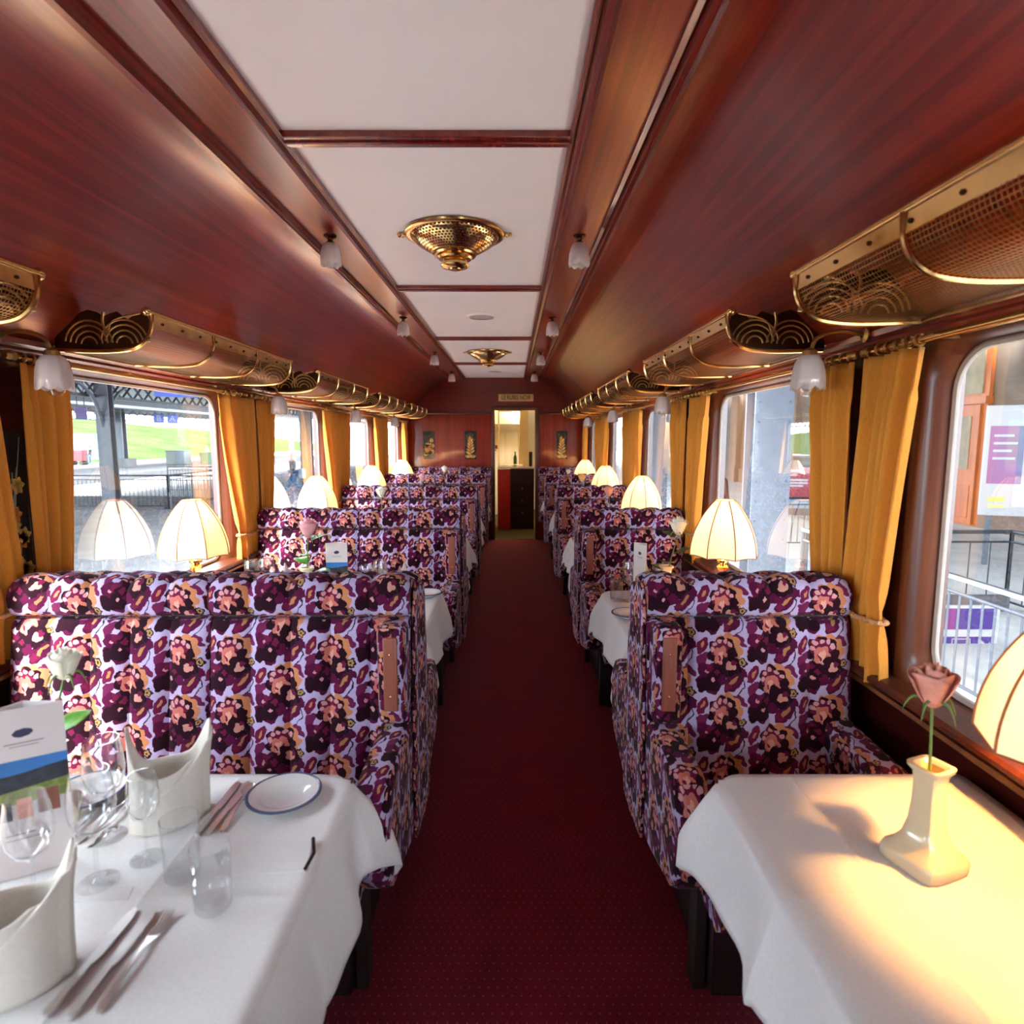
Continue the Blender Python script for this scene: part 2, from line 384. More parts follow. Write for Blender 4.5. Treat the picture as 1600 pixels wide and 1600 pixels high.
# ------------------------------------------------------------------ mesh helpers
class MB:
    def __init__(s): s.v = []; s.f = []; s.uv = []
    def add(s, vs, fs, uvs=None):
        k = len(s.v); s.v += [tuple(p) for p in vs]
        for i, f in enumerate(fs):
            s.f.append([k + j for j in f]); s.uv.append(uvs[i] if uvs else None)
        return s
    def box(s, x0, x1, y0, y1, z0, z1):
        vs = [(x, y, z) for x in (x0, x1) for y in (y0, y1) for z in (z0, z1)]
        return s.add(vs, [(0, 1, 3, 2), (4, 6, 7, 5), (0, 4, 5, 1), (2, 3, 7, 6), (0, 2, 6, 4), (1, 5, 7, 3)])
    def grid(s, fn, nu, nv, closeu=False, closev=False, uv=None):
        vs = [fn(i / nu, j / nv) for i in range(nu if closeu else nu + 1) for j in range(nv if closev else nv + 1)]
        w = nv if closev else nv + 1; h = nu if closeu else nu + 1
        fs, us = [], []
        for i in range(nu):
            for j in range(nv):
                a, b = i, (i + 1) % h if closeu else i + 1
                c, d = j, (j + 1) % w if closev else j + 1
                fs.append((a * w + c, b * w + c, b * w + d, a * w + d))
                if uv: us.append([uv(i / nu, j / nv), uv((i + 1) / nu, j / nv), uv((i + 1) / nu, (j + 1) / nv), uv(i / nu, (j + 1) / nv)])
        return s.add(vs, fs, us if uv else None)
    def lathe(s, prof, n=24, c=(0, 0, 0), rmod=None, uvs=None, cap=True):
        m = len(prof) - 1
        def fn(a, b):
            r, z = prof[round(b * m)]; t = a * 2 * PI
            k = rmod(t, z) if rmod else 1
            return (c[0] + r * k * cos(t), c[1] + r * k * sin(t), c[2] + z)
        return s.grid(fn, n, m, closeu=True, uv=(lambda a, b: (a * uvs[0], b * uvs[1])) if uvs else None)
    def tube(s, pts, r, n=8, closed=False, cap=True):
        pts = [Vector(p) for p in pts]; m = len(pts); k0 = len(s.v)
        rs = r if isinstance(r, (list, tuple)) else [r] * m
        vs = []; up = None
        for i, p in enumerate(pts):
            if closed: d = pts[(i + 1) % m] - pts[i - 1]
            else: d = pts[min(i + 1, m - 1)] - pts[max(i - 1, 0)]
            d.normalize()
            if up is None:
                up = Vector((0, 0, 1)) if abs(d.z) < .9 else Vector((1, 0, 0))
            a = d.cross(up)
            if a.length < 1e-5: a = d.cross(Vector((0, 1, 0)))
            a.normalize(); b = a.cross(d).normalized(); up = b
            for j in range(n):
                t = 2 * PI * j / n
                vs.append(p + (a * cos(t) + b * sin(t)) * rs[i])
        fs = []
        for i in range(m if closed else m - 1):
            q = (i + 1) % m
            for j in range(n):
                fs.append((i * n + j, i * n + (j + 1) % n, q * n + (j + 1) % n, q * n + j))
        if cap and not closed:
            fs.append(tuple(range(n))[::-1]); fs.append(tuple((m - 1) * n + j for j in range(n)))
        return s.add(vs, fs)
    def prism(s, poly, axis, a, b):
        """extrude a 2-D polygon along axis from a to b"""
        def P(p, t):
            return {'x': (t, p[0], p[1]), 'y': (p[0], t, p[1]), 'z': (p[0], p[1], t)}[axis]
        n = len(poly)
        vs = [P(p, a) for p in poly] + [P(p, b) for p in poly]
        fs = [tuple(range(n)), tuple(range(2 * n - 1, n - 1, -1))] + [(i, n + i, n + (i + 1) % n, (i + 1) % n) for i in range(n)]
        return s.add(vs, fs)
    def sphere(s, c, r, n=12, m=8, sz=1.0):
        prof = [(max(1e-4, r * sin(PI * i / m)), -r * sz * cos(PI * i / m)) for i in range(m + 1)]
        return s.lathe(prof, n, c)
    def build(s, name, mat, parent=None, bev=0, solid=0, sub=0, smooth=True, ang=40, boxuv=False, uvoff=(0, 0)):
        me = bpy.data.meshes.new(name); me.from_pydata(s.v, [], s.f); me.validate(); 
        bm = bmesh.new(); bm.from_mesh(me); bmesh.ops.recalc_face_normals(bm, faces=bm.faces)
        if not any(s.uv): bmesh.ops.remove_doubles(bm, verts=bm.verts, dist=1e-5)
        bm.to_mesh(me); bm.free()
        if any(s.uv) and len(me.polygons) == len(s.uv):
            L = me.uv_layers.new(name='uv').data
            # faces may have been flipped: match by vertex index
            for p in me.polygons:
                src = dict(zip(s.f[p.index], s.uv[p.index] or []))
                for li in p.loop_indices:
                    L[li].uv = src.get(me.loops[li].vertex_index, (0, 0))
        elif boxuv:
            L = me.uv_layers.new(name='uv').data
            for p in me.polygons:
                n = p.normal; ax = max(range(3), key=lambda i: abs(n[i]) * (1.25 if i == 1 else 1))
                for li in p.loop_indices:
                    co = me.vertices[me.loops[li].vertex_index].co
                    uvv = (co.y, co.z) if ax == 0 else ((co.x, co.z) if ax == 1 else (co.x, co.y))
                    L[li].uv = (uvv[0] + uvoff[0], uvv[1] + uvoff[1])
        if smooth:
            for p in me.polygons: p.use_smooth = True
            me.set_sharp_from_angle(angle=math.radians(ang))
        me.materials.append(MAT[mat] if isinstance(mat, str) else mat)
        o = bpy.data.objects.new(name, me); C.objects.link(o)
        if parent: o.parent = parent
        if bev:
            b = o.modifiers.new('bevel', 'BEVEL'); b.width = bev; b.segments = 2; b.limit_method = 'ANGLE'
        if solid:
            b = o.modifiers.new('thickness', 'SOLIDIFY'); b.thickness = solid; b.offset = 0
        if sub:
            b = o.modifiers.new('smooth', 'SUBSURF'); b.levels = sub; b.render_levels = sub
        return o

def tag(o, label, cat, group=None, kind=None):
    o['label'] = label
    if cat: o['category'] = cat
    if group: o['group'] = group
    if kind: o['kind'] = kind
    return o
def thing(name, label, cat, loc=(0, 0, 0), group=None, rz=0):
    o = bpy.data.objects.new(name, None); C.objects.link(o); o.empty_display_size = .05
    o.location = loc; o.rotation_euler = (0, 0, rz)
    return tag(o, label, cat, group)
def copy_tree(o, parent=None):
    c = o.copy(); C.objects.link(c)
    if parent: c.parent = parent
    for ch in list(o.children): copy_tree(ch, c)
    return c
def dup(root, label, loc, rz=None, group=None):
    c = copy_tree(root); c.location = loc
    if rz is not None: c.rotation_euler = (0, 0, rz)
    c['label'] = label
    if group: c['group'] = group
    return c
def struct(mb, name, mat, parent=None, label=None, **kw):
    o = mb.build(name, mat, parent, **kw)
    if parent is None: o['kind'] = 'structure'
    return o
def spline(pts, n):
    """smooth curve through points (Catmull-Rom)"""
    pts = [Vector(p) for p in pts]; q = [pts[0] * 2 - pts[1]] + pts + [pts[-1] * 2 - pts[-2]]
    out = []
    for i in range(1, len(q) - 2):
        for k in range(n):
            t = k / n; a, b, c, d = q[i - 1], q[i], q[i + 1], q[i + 2]
            out.append(.5 * ((2 * b) + (c - a) * t + (2 * a - 5 * b + 4 * c - d) * t * t + (3 * b - a - 3 * c + d) * t ** 3))
    out.append(pts[-1]); return out
def text_mesh(name, body, size, mat, parent=None, loc=(0, 0, 0), rot=(PI / 2, 0, 0), extrude=.001, align='CENTER', sx=1, bold=0):
    cu = bpy.data.curves.new(name, 'FONT'); cu.body = body; cu.size = size; cu.extrude = extrude; cu.offset = bold
    cu.align_x = align; cu.align_y = 'CENTER'
    o = bpy.data.objects.new(name, cu); C.objects.link(o)
    bpy.context.view_layer.update()
    me = bpy.data.meshes.new_from_object(o.evaluated_get(bpy.context.evaluated_depsgraph_get()))
    bpy.data.objects.remove(o); 
    me.materials.clear(); me.materials.append(MAT[mat] if isinstance(mat, str) else mat)
    o = bpy.data.objects.new(name, me); C.objects.link(o)
    o.location = loc; o.rotation_euler = rot; o.scale = (sx, 1, 1)
    if parent: o.parent = parent
    return o
# ================================================================== THE CARRIAGE
XL, XR, XC, ZC, EY, Y0 = -1.73, 1.20, -.27, 2.594, 9.82, -2.1
PIL = [2.03, 3.97, 5.91, 7.85]          # pillars between the windows
TAB = [1.06, 3.00, 4.94, 6.88, 8.82]    # table / window centres
ORD = ['nearest', 'second', 'third', 'fourth', 'farthest']
SIDES = {'left': (XL, 1), 'right': (XR, -1)}
def wx(side, o):
    """x at distance o inward from that side's wall"""
    x, s = SIDES[side]; return x + s * o

# floor
struct(MB().box(XL - .05, XR + .05, Y0, EY, -.05, 0), 'floor', 'carpet')
struct(MB().box(-.42, 1.12, EY + .02, 14.2, -.05, -.002), 'floor_gangway', 'grey_floor')
struct(MB().box(-.42, .62, EY - .02, EY + .02, -.04, .006), 'trim_1', 'brass')      # threshold strip
# ceiling
struct(MB().box(XC - .47, XC + .47, Y0, EY, ZC, ZC + .02), 'ceiling', 'white')
for sgn, nm in ((-1, 'left'), (1, 'right')):
    struct(MB().box(*sorted((XC + sgn * .455, XC + sgn * .73)), Y0, EY, ZC - .012, ZC + .02), 'ceiling_band_' + nm, 'wood_y')
    prof = spline([(.70, 0, 2.588), (.83, 0, 2.555), (.95, 0, 2.475), (1.07, 0, 2.365), (1.20, 0, 2.225), (1.31, 0, 2.095), (1.40, 0, 2.01), (1.48, 0, 1.94)], 5)
    m = MB(); k = len(prof) - 1
    m.grid(lambda a, b: (XC + sgn * prof[round(a * k)].x, Y0 + (EY - Y0) * b, prof[round(a * k)].z), k, 6)
    struct(m, 'ceiling_cove_' + nm, 'wood_y', solid=.012)
t = 2
def moulding(nm, pts, mat, ya=Y0, yb=EY):
    m = MB(); m.prism(pts, 'y', ya, yb); return struct(m, nm, mat, ang=30)
for sgn in (-1, 1):
    X = lambda o: XC + sgn * o
    # moulded strip at the edge of the white ceiling, then the one at the edge of the cove
    moulding('trim_%d' % t, [(X(.452), ZC), (X(.452), ZC - .018), (X(.462), ZC - .028), (X(.470), ZC - .018), (X(.478), ZC - .034), (X(.492), ZC - .038), (X(.500), ZC - .020), (X(.512), ZC - .012), (X(.512), ZC)], 'wood_trim'); t += 1
    moulding('trim_%d' % t, [(X(.672), ZC - .006), (X(.672), ZC - .024), (X(.684), ZC - .034), (X(.692), ZC - .022), (X(.700), ZC - .042), (X(.716), ZC - .046), (X(.724), ZC - .028), (X(.742), ZC - .022), (X(.742), ZC - .006)], 'wood_trim'); t += 1
for k in range(-2, 5):                                  # cross bars of the white ceiling
    y = 2.07 + 1.94 * k
    m = MB()
    for dy in (-.030, -.006, .018):
        m.box(XC - .455, XC + .455, y + dy, y + dy + .022, ZC - (.022 if dy != -.006 else .03), ZC + .004)
    struct(m, 'trim_%d' % t, 'wood_trim', bev=.004); t += 1

# side walls with window openings
WC = [-.88] + TAB
GH, GZ0, GZ1 = .685, .905, 1.885
for side in SIDES:
    m = MB(); a, b = sorted((wx(side, 0), wx(side, -.10)))
    m.box(a, b, Y0, EY, 0, GZ0 - .03); m.box(a, b, Y0, EY, GZ1 + .03, 2.06)
    edges = [Y0] + [v for c in WC for v in (c - GH - .03, c + GH + .03)] + [EY]
    for i in range(0, len(edges), 2): m.box(a, b, edges[i], edges[i + 1], GZ0 - .03, GZ1 + .03)
    struct(m, 'wall_' + side, 'wood_dark', smooth=False)
def rrect(hw, hz, r, n=7):
    out = []
    for cx, cz, a0 in ((hw - r, hz - r, 0), (-hw + r, hz - r, 90), (-hw + r, -hz + r, 180), (hw - r, -hz + r, 270)):
        for k in range(n + 1):
            a = math.radians(a0 + 90 * k / n); out.append((cx + r * cos(a), cz + r * sin(a)))
    return out
def ring(side, loops):
    """loops: (half width, half height, corner radius, inward offset)"""
    m = MB(); hz = (GZ1 - GZ0) / 2; cz = (GZ1 + GZ0) / 2
    rows = [[(wx(side, o), y, cz + z) for y, z in rrect(GH + e, hz + e, r)] for e, r, o in loops]
    k = len(rows[0])
    m.grid(lambda a, b: rows[round(a * (len(rows) - 1))][round(b * k) % k], len(rows) - 1, k, closev=True)
    return m
wi = 1
for side in SIDES:
    for c in WC:
        root = bpy.data.objects.new('window_%d' % wi, None); C.objects.link(root); root['kind'] = 'structure'; root.location = (0, c, 0)
        root['label'] = 'coach window with rounded wooden frame, %s side' % side
        f = ring(side, [(.075, .05, -.01), (.075, .05, .014), (.055, .07, .022), (.03, .10, .014), (.012, .12, -.012), (.0, .12, -.055)]).build('window_frame', 'wood_frame', root)
        ring(side, [(.003, .12, -.048), (-.004, .12, -.042), (-.014, .11, -.046), (-.016, .11, -.055)]).build('gasket', 'rubber', root)
        a, b = sorted((wx(side, -.052), wx(side, -.058)))
        MB().box(a, b, -GH - .01, GH + .01, GZ0 - .01, GZ1 + .01).build('window_pane', 'glass', root, smooth=False)
        wi += 1
# sill board, brass strip, header moulding, skirting on each side
for side in SIDES:
    X = lambda o: wx(side, o)
    moulding('trim_%d' % t, [(X(-.02), .875), (X(.085), .875), (X(.095), .885), (X(.095), .897), (X(.085), .905), (X(-.02), .905)], 'wood_frame'); t += 1
    moulding('trim_%d' % t, [(X(.0), .862), (X(.098), .862), (X(.104), .868), (X(.098), .877), (X(.0), .877)], 'old_brass'); t += 1
    moulding('trim_%d' % t, [(X(-.005), 1.925), (X(.016), 1.925), (X(.03), 1.935), (X(.03), 1.945), (X(.045), 1.955), (X(.05), 1.972), (X(.03), 1.985), (X(-.005), 1.99)], 'wood_trim'); t += 1
    moulding('baseboard_' + side, [(X(-.005), 0), (X(.02), 0), (X(.02), .10), (X(.012), .115), (X(-.005), .115)], 'wood_dark')
# upright mouldings flanking each pillar
# end wall with doorway
DX0, DX1, DZ = -.275, .376, 2.085
m = MB()
m.box(XL - .05, DX0, EY, EY + .04, 0, 2.035); m.box(DX1, XR + .05, EY, EY + .04, 0, 2.035)
m.box(DX0, DX1, EY, EY + .04, DZ, 2.10)
struct(m, 'wall_end', 'wood_z', smooth=False)
m = MB(); m.box(XL - .05, DX0, EY - .001, EY + .04, 2.035, 2.7); m.box(DX1, XR + .05, EY - .001, EY + .04, 2.035, 2.7); m.box(DX0, DX1, EY - .001, EY + .04, 2.10, 2.7)
struct(m, 'wall_end_header', 'wood_x', smooth=False)
for a, b in ((XL, DX0 - .05), (DX1 + .05, XR)):
    m = MB(); m.prism([(EY, 2.02), (EY - .02, 2.025), (EY - .026, 2.04), (EY - .02, 2.055), (EY, 2.06)], 'x', a, b); struct(m, 'trim_%d' % t, 'wood_frame'); t += 1
m = MB()
for x in (DX0 - .055, DX1): m.box(x, x + .055, EY - .022, EY + .05, 0, DZ + .055)
m.box(DX0, DX1, EY - .022, EY + .05, DZ, DZ + .055)
struct(m, 'door_1', 'wood_frame', bev=.008)
# rear wall of the saloon behind the camera
struct(MB().box(XL - .1, XR + .1, Y0 - .04, Y0, 0, 2.7), 'wall_rear', 'wood_z', smooth=False)

# ------------------------------------------------------------------ galley and bar seen through the doorway
struct(MB().box(-.46, -.42, EY + .04, 14.2, 0, 2.4), 'wall_galley_left', 'cream_wall', smooth=False)
struct(MB().box(1.10, 1.14, EY + .04, 14.2, 0, 2.4), 'wall_galley_right', 'cream_wall', smooth=False)
struct(MB().box(-.46, 1.14, 14.16, 14.2, 0, 2.4), 'wall_galley_back', 'white_panel', smooth=False)
struct(MB().box(-.46, 1.14, EY + .04, 14.2, 2.36, 2.4), 'ceiling_galley', 'cream_wall', smooth=False)
bar = thing('bar_counter', 'galley bar counter seen through the end doorway, red side and dark drawers', 'counter', (0, 11.0, 0))
MB().box(-.262, -.03, 0, .03, 0, 1.09).build('front_panel', 'red_panel', bar)['label'] = 'red counter panel'
cb = MB().box(-.03, .40, -.02, .6, 0, 1.10).build('drawer_cabinet', 'counter_dark', bar, bev=.005)
for k, z in enumerate((.30, .52, .74)):
    d = MB().box(.0, .37, -.034, -.02, z - .09, z + .09).build('drawer', 'counter_dark', bar, bev=.004)
    MB().sphere((.185, -.05, z), .014).build('knob', 'brass', d)
ct = MB(); ct.box(-.262, .47, -.05, .62, 1.10, 1.135); ct.build('countertop', 'porcelain', bar, bev=.006)
hatch = thing('serving_hatch', 'cream framed serving hatch above the galley bar counter', 'hatch frame', (0, 11.45, 1.135))
MB().box(-.262, -.235, 0, .06, 0, 1.0).build('post', 'cream_wall', hatch)
MB().box(.14, .30, 0, .30, 0, 1.0).build('post', 'cream_wall', hatch)
MB().box(-.262, .30, 0, .06, 1.0, 1.12).build('header', 'cream_wall', hatch)
cl = MB(); cl.grid(lambda a, b: (-.22 + .42 * a, 11.02 + .22 * b, 1.143 + .022 * sin(7 * a + 3 * b) ** 2 + .02 * (1 - abs(2 * b - 1)) * sin(3 * a) ** 2), 20, 10)
tag(cl.build('folded_cloth', 'linen', solid=.006), 'crumpled white cloth lying on the galley bar counter', 'cloth')
fr = thing('galley_cupboard', 'tall white galley cupboard behind the serving hatch', 'cupboard', (-.1, 13.1, 0))
MB().box(-.30, .24, 0, .6, 0, 1.86).build('body', 'white_panel', fr, bev=.01)
for a, b in ((-.285, -.05), (-.04, .225)):
    d = MB().box(a, b, -.02, 0, .1, 1.84).build('door', 'white_panel', fr, bev=.006)
    MB().box(b - .04, b - .025, -.045, -.02, .95, 1.15).build('handle', 'steel', d)
st = MB(); st.box(-.36, -.31, 13.06, 13.078, 1.42, 1.50); st.box(-.30, -.27, 13.06, 13.078, 1.40, 1.43); st.box(-.36, -.335, 13.06, 13.078, 1.38, 1.405)
tag(st.build('warning_sticker', 'red'), 'small red and white sticker on the white galley cupboard', 'sticker')
hd = MB(); hd.prism([(12.3, 1.93), (12.3, 2.2), (13.0, 2.2), (13.0, 1.80)], 'x', -.41, .24)
tag(hd.build('extractor_hood', 'steel'), 'steel extractor hood above the galley cupboard', 'hood')
for i, (x, h, mt) in enumerate(((.0, .22, 'drink_glass'), (.06, .26, 'leaf_dark'), (-.09, .2, 'drink_glass'))):
    b = MB(); b.lathe([(.001, 0), (.03, 0), (.032, .02), (.032, h * .6), (.012, h * .78), (.012, h), (.001, h)], 12)
    o = b.build('bottle', mt); o.location = (x, 11.5, 1.1352)
    tag(o, ('clear bottle in the middle of the bar counter', 'green bottle on the bar counter', 'clear bottle nearest the left hatch post')[i], 'bottle', 'bottles on the bar counter')
bx = MB(); bx.box(.31, .37, 11.1, 11.16, 1.1352, 1.40)
tag(bx.build('tap_tower', 'counter_dark', bev=.01), 'brown narrow dispenser box at the right end of the bar counter', 'dispenser')
gl = thing('galley_lamp', 'round cream ceiling lamp over the galley bar', 'ceiling lamp', (.12, 11.9, 2.36))
MB().lathe([(.13, 0), (.13, -.03), (.10, -.05), (.001, -.06)], 20).build('lamp_shade', 'frosted', gl)
ll = bpy.data.lights.new('galley_bulb', 'POINT'); ll.energy = 28; ll.color = (1, .80, .52); ll.shadow_soft_size = .1
lo = bpy.data.objects.new('galley_bulb', ll); C.objects.link(lo); lo.parent = gl; lo.location = (0, 0, -.14)

# name plate over the door
sp = thing('name_plate', 'brass name plate reading LE RUBIS NOIR above the doorway', 'sign', (.063, EY - .001, 2.282))
MB().box(-.278, .278, -.014, 0, -.056, .056).build('plate', 'sign_gold', sp, bev=.004)
text_mesh('lettering', 'LE RUBIS NOIR', .096, 'black', sp, (0, -.0165, 0), sx=.74, bold=.0012)

# marquetry panels
def flower_panel(label, loc, rz, wdt, hgt, kind, seed):
    r = random.Random(seed)
    root = thing('marquetry_panel', label, 'wall panel', loc, 'inlaid flower panels', rz)
    MB().box(-wdt / 2, wdt / 2, -.008, 0, 0, hgt).build('panel', 'lacquer', root, bev=.002)
    st, og, yl = MB(), MB(), MB()
    for k in range(7):                                   # pale stems fanning upward
        x1 = (k - 3) / 3 * wdt * .38
        p = [(0 + .15 * x1, -.0095, hgt * .10), (x1 * .3, -.0095, hgt * .5), (x1, -.0095, hgt * (.72 + .24 * r.random()))]
        st.tube(spline(p, 5), .0022, 4)
    def petal(m, cx, cz, a, ln, wd):
        n = 7; pts = []
        for i in range(n): s_ = i / (n - 1); pts.append((s_ * ln, wd * sin(PI * s_)))
        pts += [(s, -q) for s, q in pts[-2:0:-1]]
        m.prism([(cx + cos(a) * s - sin(a) * q, cz + sin(a) * s + cos(a) * q) for s, q in pts], 'y', -.0115, -.0082)
    if kind == 'spray':
        for k in range(11):
            s = k / 10; z = hgt * (.16 + .50 * s); sg = 1 if k % 2 else -1
            petal(og if k % 3 else yl, sg * wdt * .01, z, PI / 2 - sg * (.95 - .45 * s), hgt * (.19 - .05 * s), wdt * .085)
        petal(og, 0, hgt * .66, PI / 2 + .15, hgt * .17, wdt * .08)
        for k in range(6): petal(yl if k % 2 else og, (k - 2.5) / 6 * wdt * .5, hgt * .03, PI / 2 + (2.5 - k) * .30, hgt * .15, wdt * .06)
    else:
        for k in range(13):
            cx, cz = (r.random() - .5) * wdt * .62, hgt * (.10 + .42 * r.random())
            if k == 0: cx, cz = wdt * .22, hgt * .66
            for j in range(6): petal(og if k % 2 else yl, cx, cz, j * PI / 3 + .3 * r.random(), wdt * .19, wdt * .065)
    st.build('stem_inlay', 'inlay_green', root); og.build('orange_inlay', 'inlay_orange', root)['label'] = 'orange petals'; yl.build('yellow_inlay', 'inlay_yellow', root)
flower_panel('black inlaid flower panel on the end wall, left one nearest the window', (-1.33, EY - .001, 1.31), 0, .19, .45, 'bouquet', 3)
flower_panel('black inlaid panel of an orange flower spray just left of the doorway', (-.665, EY - .001, 1.31), 0, .19, .45, 'spray', 5)
flower_panel('black inlaid panel of an orange flower spray right of the doorway', (.80, EY - .001, 1.31), 0, .18, .45, 'spray', 6)
flower_panel('black inlaid panel of orange flowers on the nearest pillar, left wall', (XL + .002, 2.07, 1.10), PI / 2, .17, .56, 'bouquet', 8)
flower_panel('black inlaid panel of orange flowers on the nearest pillar, right wall', (XR - .002, 2.06, 1.10), -PI / 2, .13, .50, 'bouquet', 4)

# ------------------------------------------------------------------ ceiling lamps, loudspeakers, tulip lamps
def ceiling_lamp(label, y):
    r = thing('ceiling_lamp', label, 'ceiling lamp', (XC, y, ZC), 'perforated brass ceiling lamps')
    MB().lathe([(.205, 0), (.228, 0), (.236, -.006), (.234, -.014), (.222, -.020), (.206, -.020)], 48).build('rim', 'brass', r)
    n = 12; prof = []
    for i in range(n + 1):
        s = i / n; prof.append((.210 - .115 * s ** 1.25, -.014 - .082 * s ** .8))
    MB().lathe(prof, 64, uvs=(64, 10)).build('bowl', 'perforated', r)
    MB().lathe([(.097, -.092), (.104, -.098), (.098, -.106), (.080, -.108), (.084, -.114), (.076, -.121), (.060, -.121)], 40).build('collar', 'brass', r)
    MB().lathe([(.055, -.118), (.058, -.124), (.048, -.130), (.066, -.139), (.068, -.149), (.058, -.158), (.030, -.163), (.026, -.168), (.012, -.170), (.001, -.170)], 32).build('finial', 'brass', r)
    for s in (-1, 1):
        m = MB(); m.tube([(s * .225, 0, -.010), (s * .262, 0, -.010)], .007, 8); m.tube([(s * .262, -.012, -.010), (s * .262, .012, -.010)], .008, 8); m.sphere((s * .245, 0, -.010), .012)
        m.build('lug', 'brass', r)
    return r
ceiling_lamp('large perforated brass ceiling lamp, the near one', 3.0)
ceiling_lamp('perforated brass ceiling lamp, the far one', 6.92)
for y, lb in ((4.96, 'round white loudspeaker grille in the ceiling between the two brass lamps'), (8.85, 'round white loudspeaker grille in the ceiling beyond the far brass lamp')):
    r = thing('loudspeaker', lb, 'loudspeaker', (XC + .03, y, ZC), 'ceiling loudspeakers')
    MB().lathe([(.10, 0), (.125, 0), (.125, -.008), (.10, -.010)], 32).build('ring', 'white', r)
    MB().lathe([(.10, -.006), (.001, -.004)], 32).build('grille', 'rubber', r)

def tulip_shade(root, z0, sc=1.0):
    n = 40; prof = [(.016, 0), (.030, -.006), (.040, -.024), (.046, -.050), (.049, -.078), (.050, -.100)]
    prof = [(r * sc, z * sc + z0) for r, z in prof]; m = MB(); k = len(prof) - 1
    def fn(a, b):
        r, z = prof[round(b * k)]; t = a * 2 * PI
        r *= 1 + .035 * cos(10 * t); 
        if b == 1: z -= .012 * sc * abs(sin(4 * t))
        return (r * cos(t), r * sin(t), z)
    m.grid(fn, n, k, closeu=True); s = m.build('lamp_shade', 'frosted', root, solid=.003, ang=80)
    b = MB(); b.lathe([(.001, z0 - .132 * sc), (.016 * sc, z0 - .128 * sc), (.026 * sc, z0 - .112 * sc), (.024 * sc, z0 - .09 * sc), (.010 * sc, z0 - .06 * sc), (.008 * sc, z0 - .03 * sc)], 16)
    b.build('bulb', 'bulb_glass', root)
def tulip_ceiling(label, loc):
    r = thing('tulip_lamp', label, 'small ceiling lamp', loc, 'frosted tulip lamps along the ceiling')
    MB().lathe([(.030, 0), (.030, -.006), (.014, -.014), (.010, -.024), (.018, -.030), (.020, -.038), (.010, -.042)], 20).build('cap', 'bronze', r)
    tulip_shade(r, -.034, .95); return r
tc0 = None
for s, nm in ((-1, 'left'), (1, 'right')):
    for i, y in enumerate((3.0, 4.94, 6.88, 8.82)):
        lb = 'frosted tulip ceiling lamp on the %s wooden band, %s from the front' % (nm, ['nearest', 'second', 'third', 'farthest'][i])
        loc = (XC + s * .588, y, ZC - .012)
        if tc0 is None: tc0 = tulip_ceiling(lb, loc)
        else: dup(tc0, lb, loc)
def tulip_wall(label, side, y):
    x, s = SIDES[side]
    r = thing('wall_lamp', label, 'wall lamp', (x, y, 0), 'frosted tulip wall lamps')
    MB().lathe([(.001, 0), (.024, 0), (.024, .006), (.010, .012)], 16).build('rosette', 'old_brass', r).matrix_basis = Matrix.Translation((s * .05, 0, 1.965)) @ Matrix.Rotation(s * PI / 2, 4, 'Y')
    MB().tube(spline([(s * .055, 0, 1.965), (s * .13, 0, 1.978), (s * .205, 0, 1.958), (s * .226, 0, 1.915)], 6), .007, 8).build('arm', 'old_brass', r)
    e = bpy.data.objects.new('shade_holder', None); 
    m = MB(); m.lathe([(.006, 1.925), (.022, 1.915), (.024, 1.900), (.012, 1.896)], 16, (s * .23, 0, 0)); m.build('cap', 'old_brass', r)
    k0 = len(r.children)
    tulip_shade(r, 1.902, 1.02)
    for o in r.children:
        if o.name.split('.')[0] in ('lamp_shade', 'bulb'): o.location = (s * .23, 0, 0)
    return r
for side in SIDES:
    p = None
    for i, y in enumerate(PIL):
        lb = 'frosted tulip lamp on the %s wall under the luggage racks, %s from the front' % (side, ['nearest', 'second', 'third', 'farthest'][i])
        if p is None: p = tulip_wall(lb, side, y)
        else: dup(p, lb, (SIDES[side][0], y, 0))

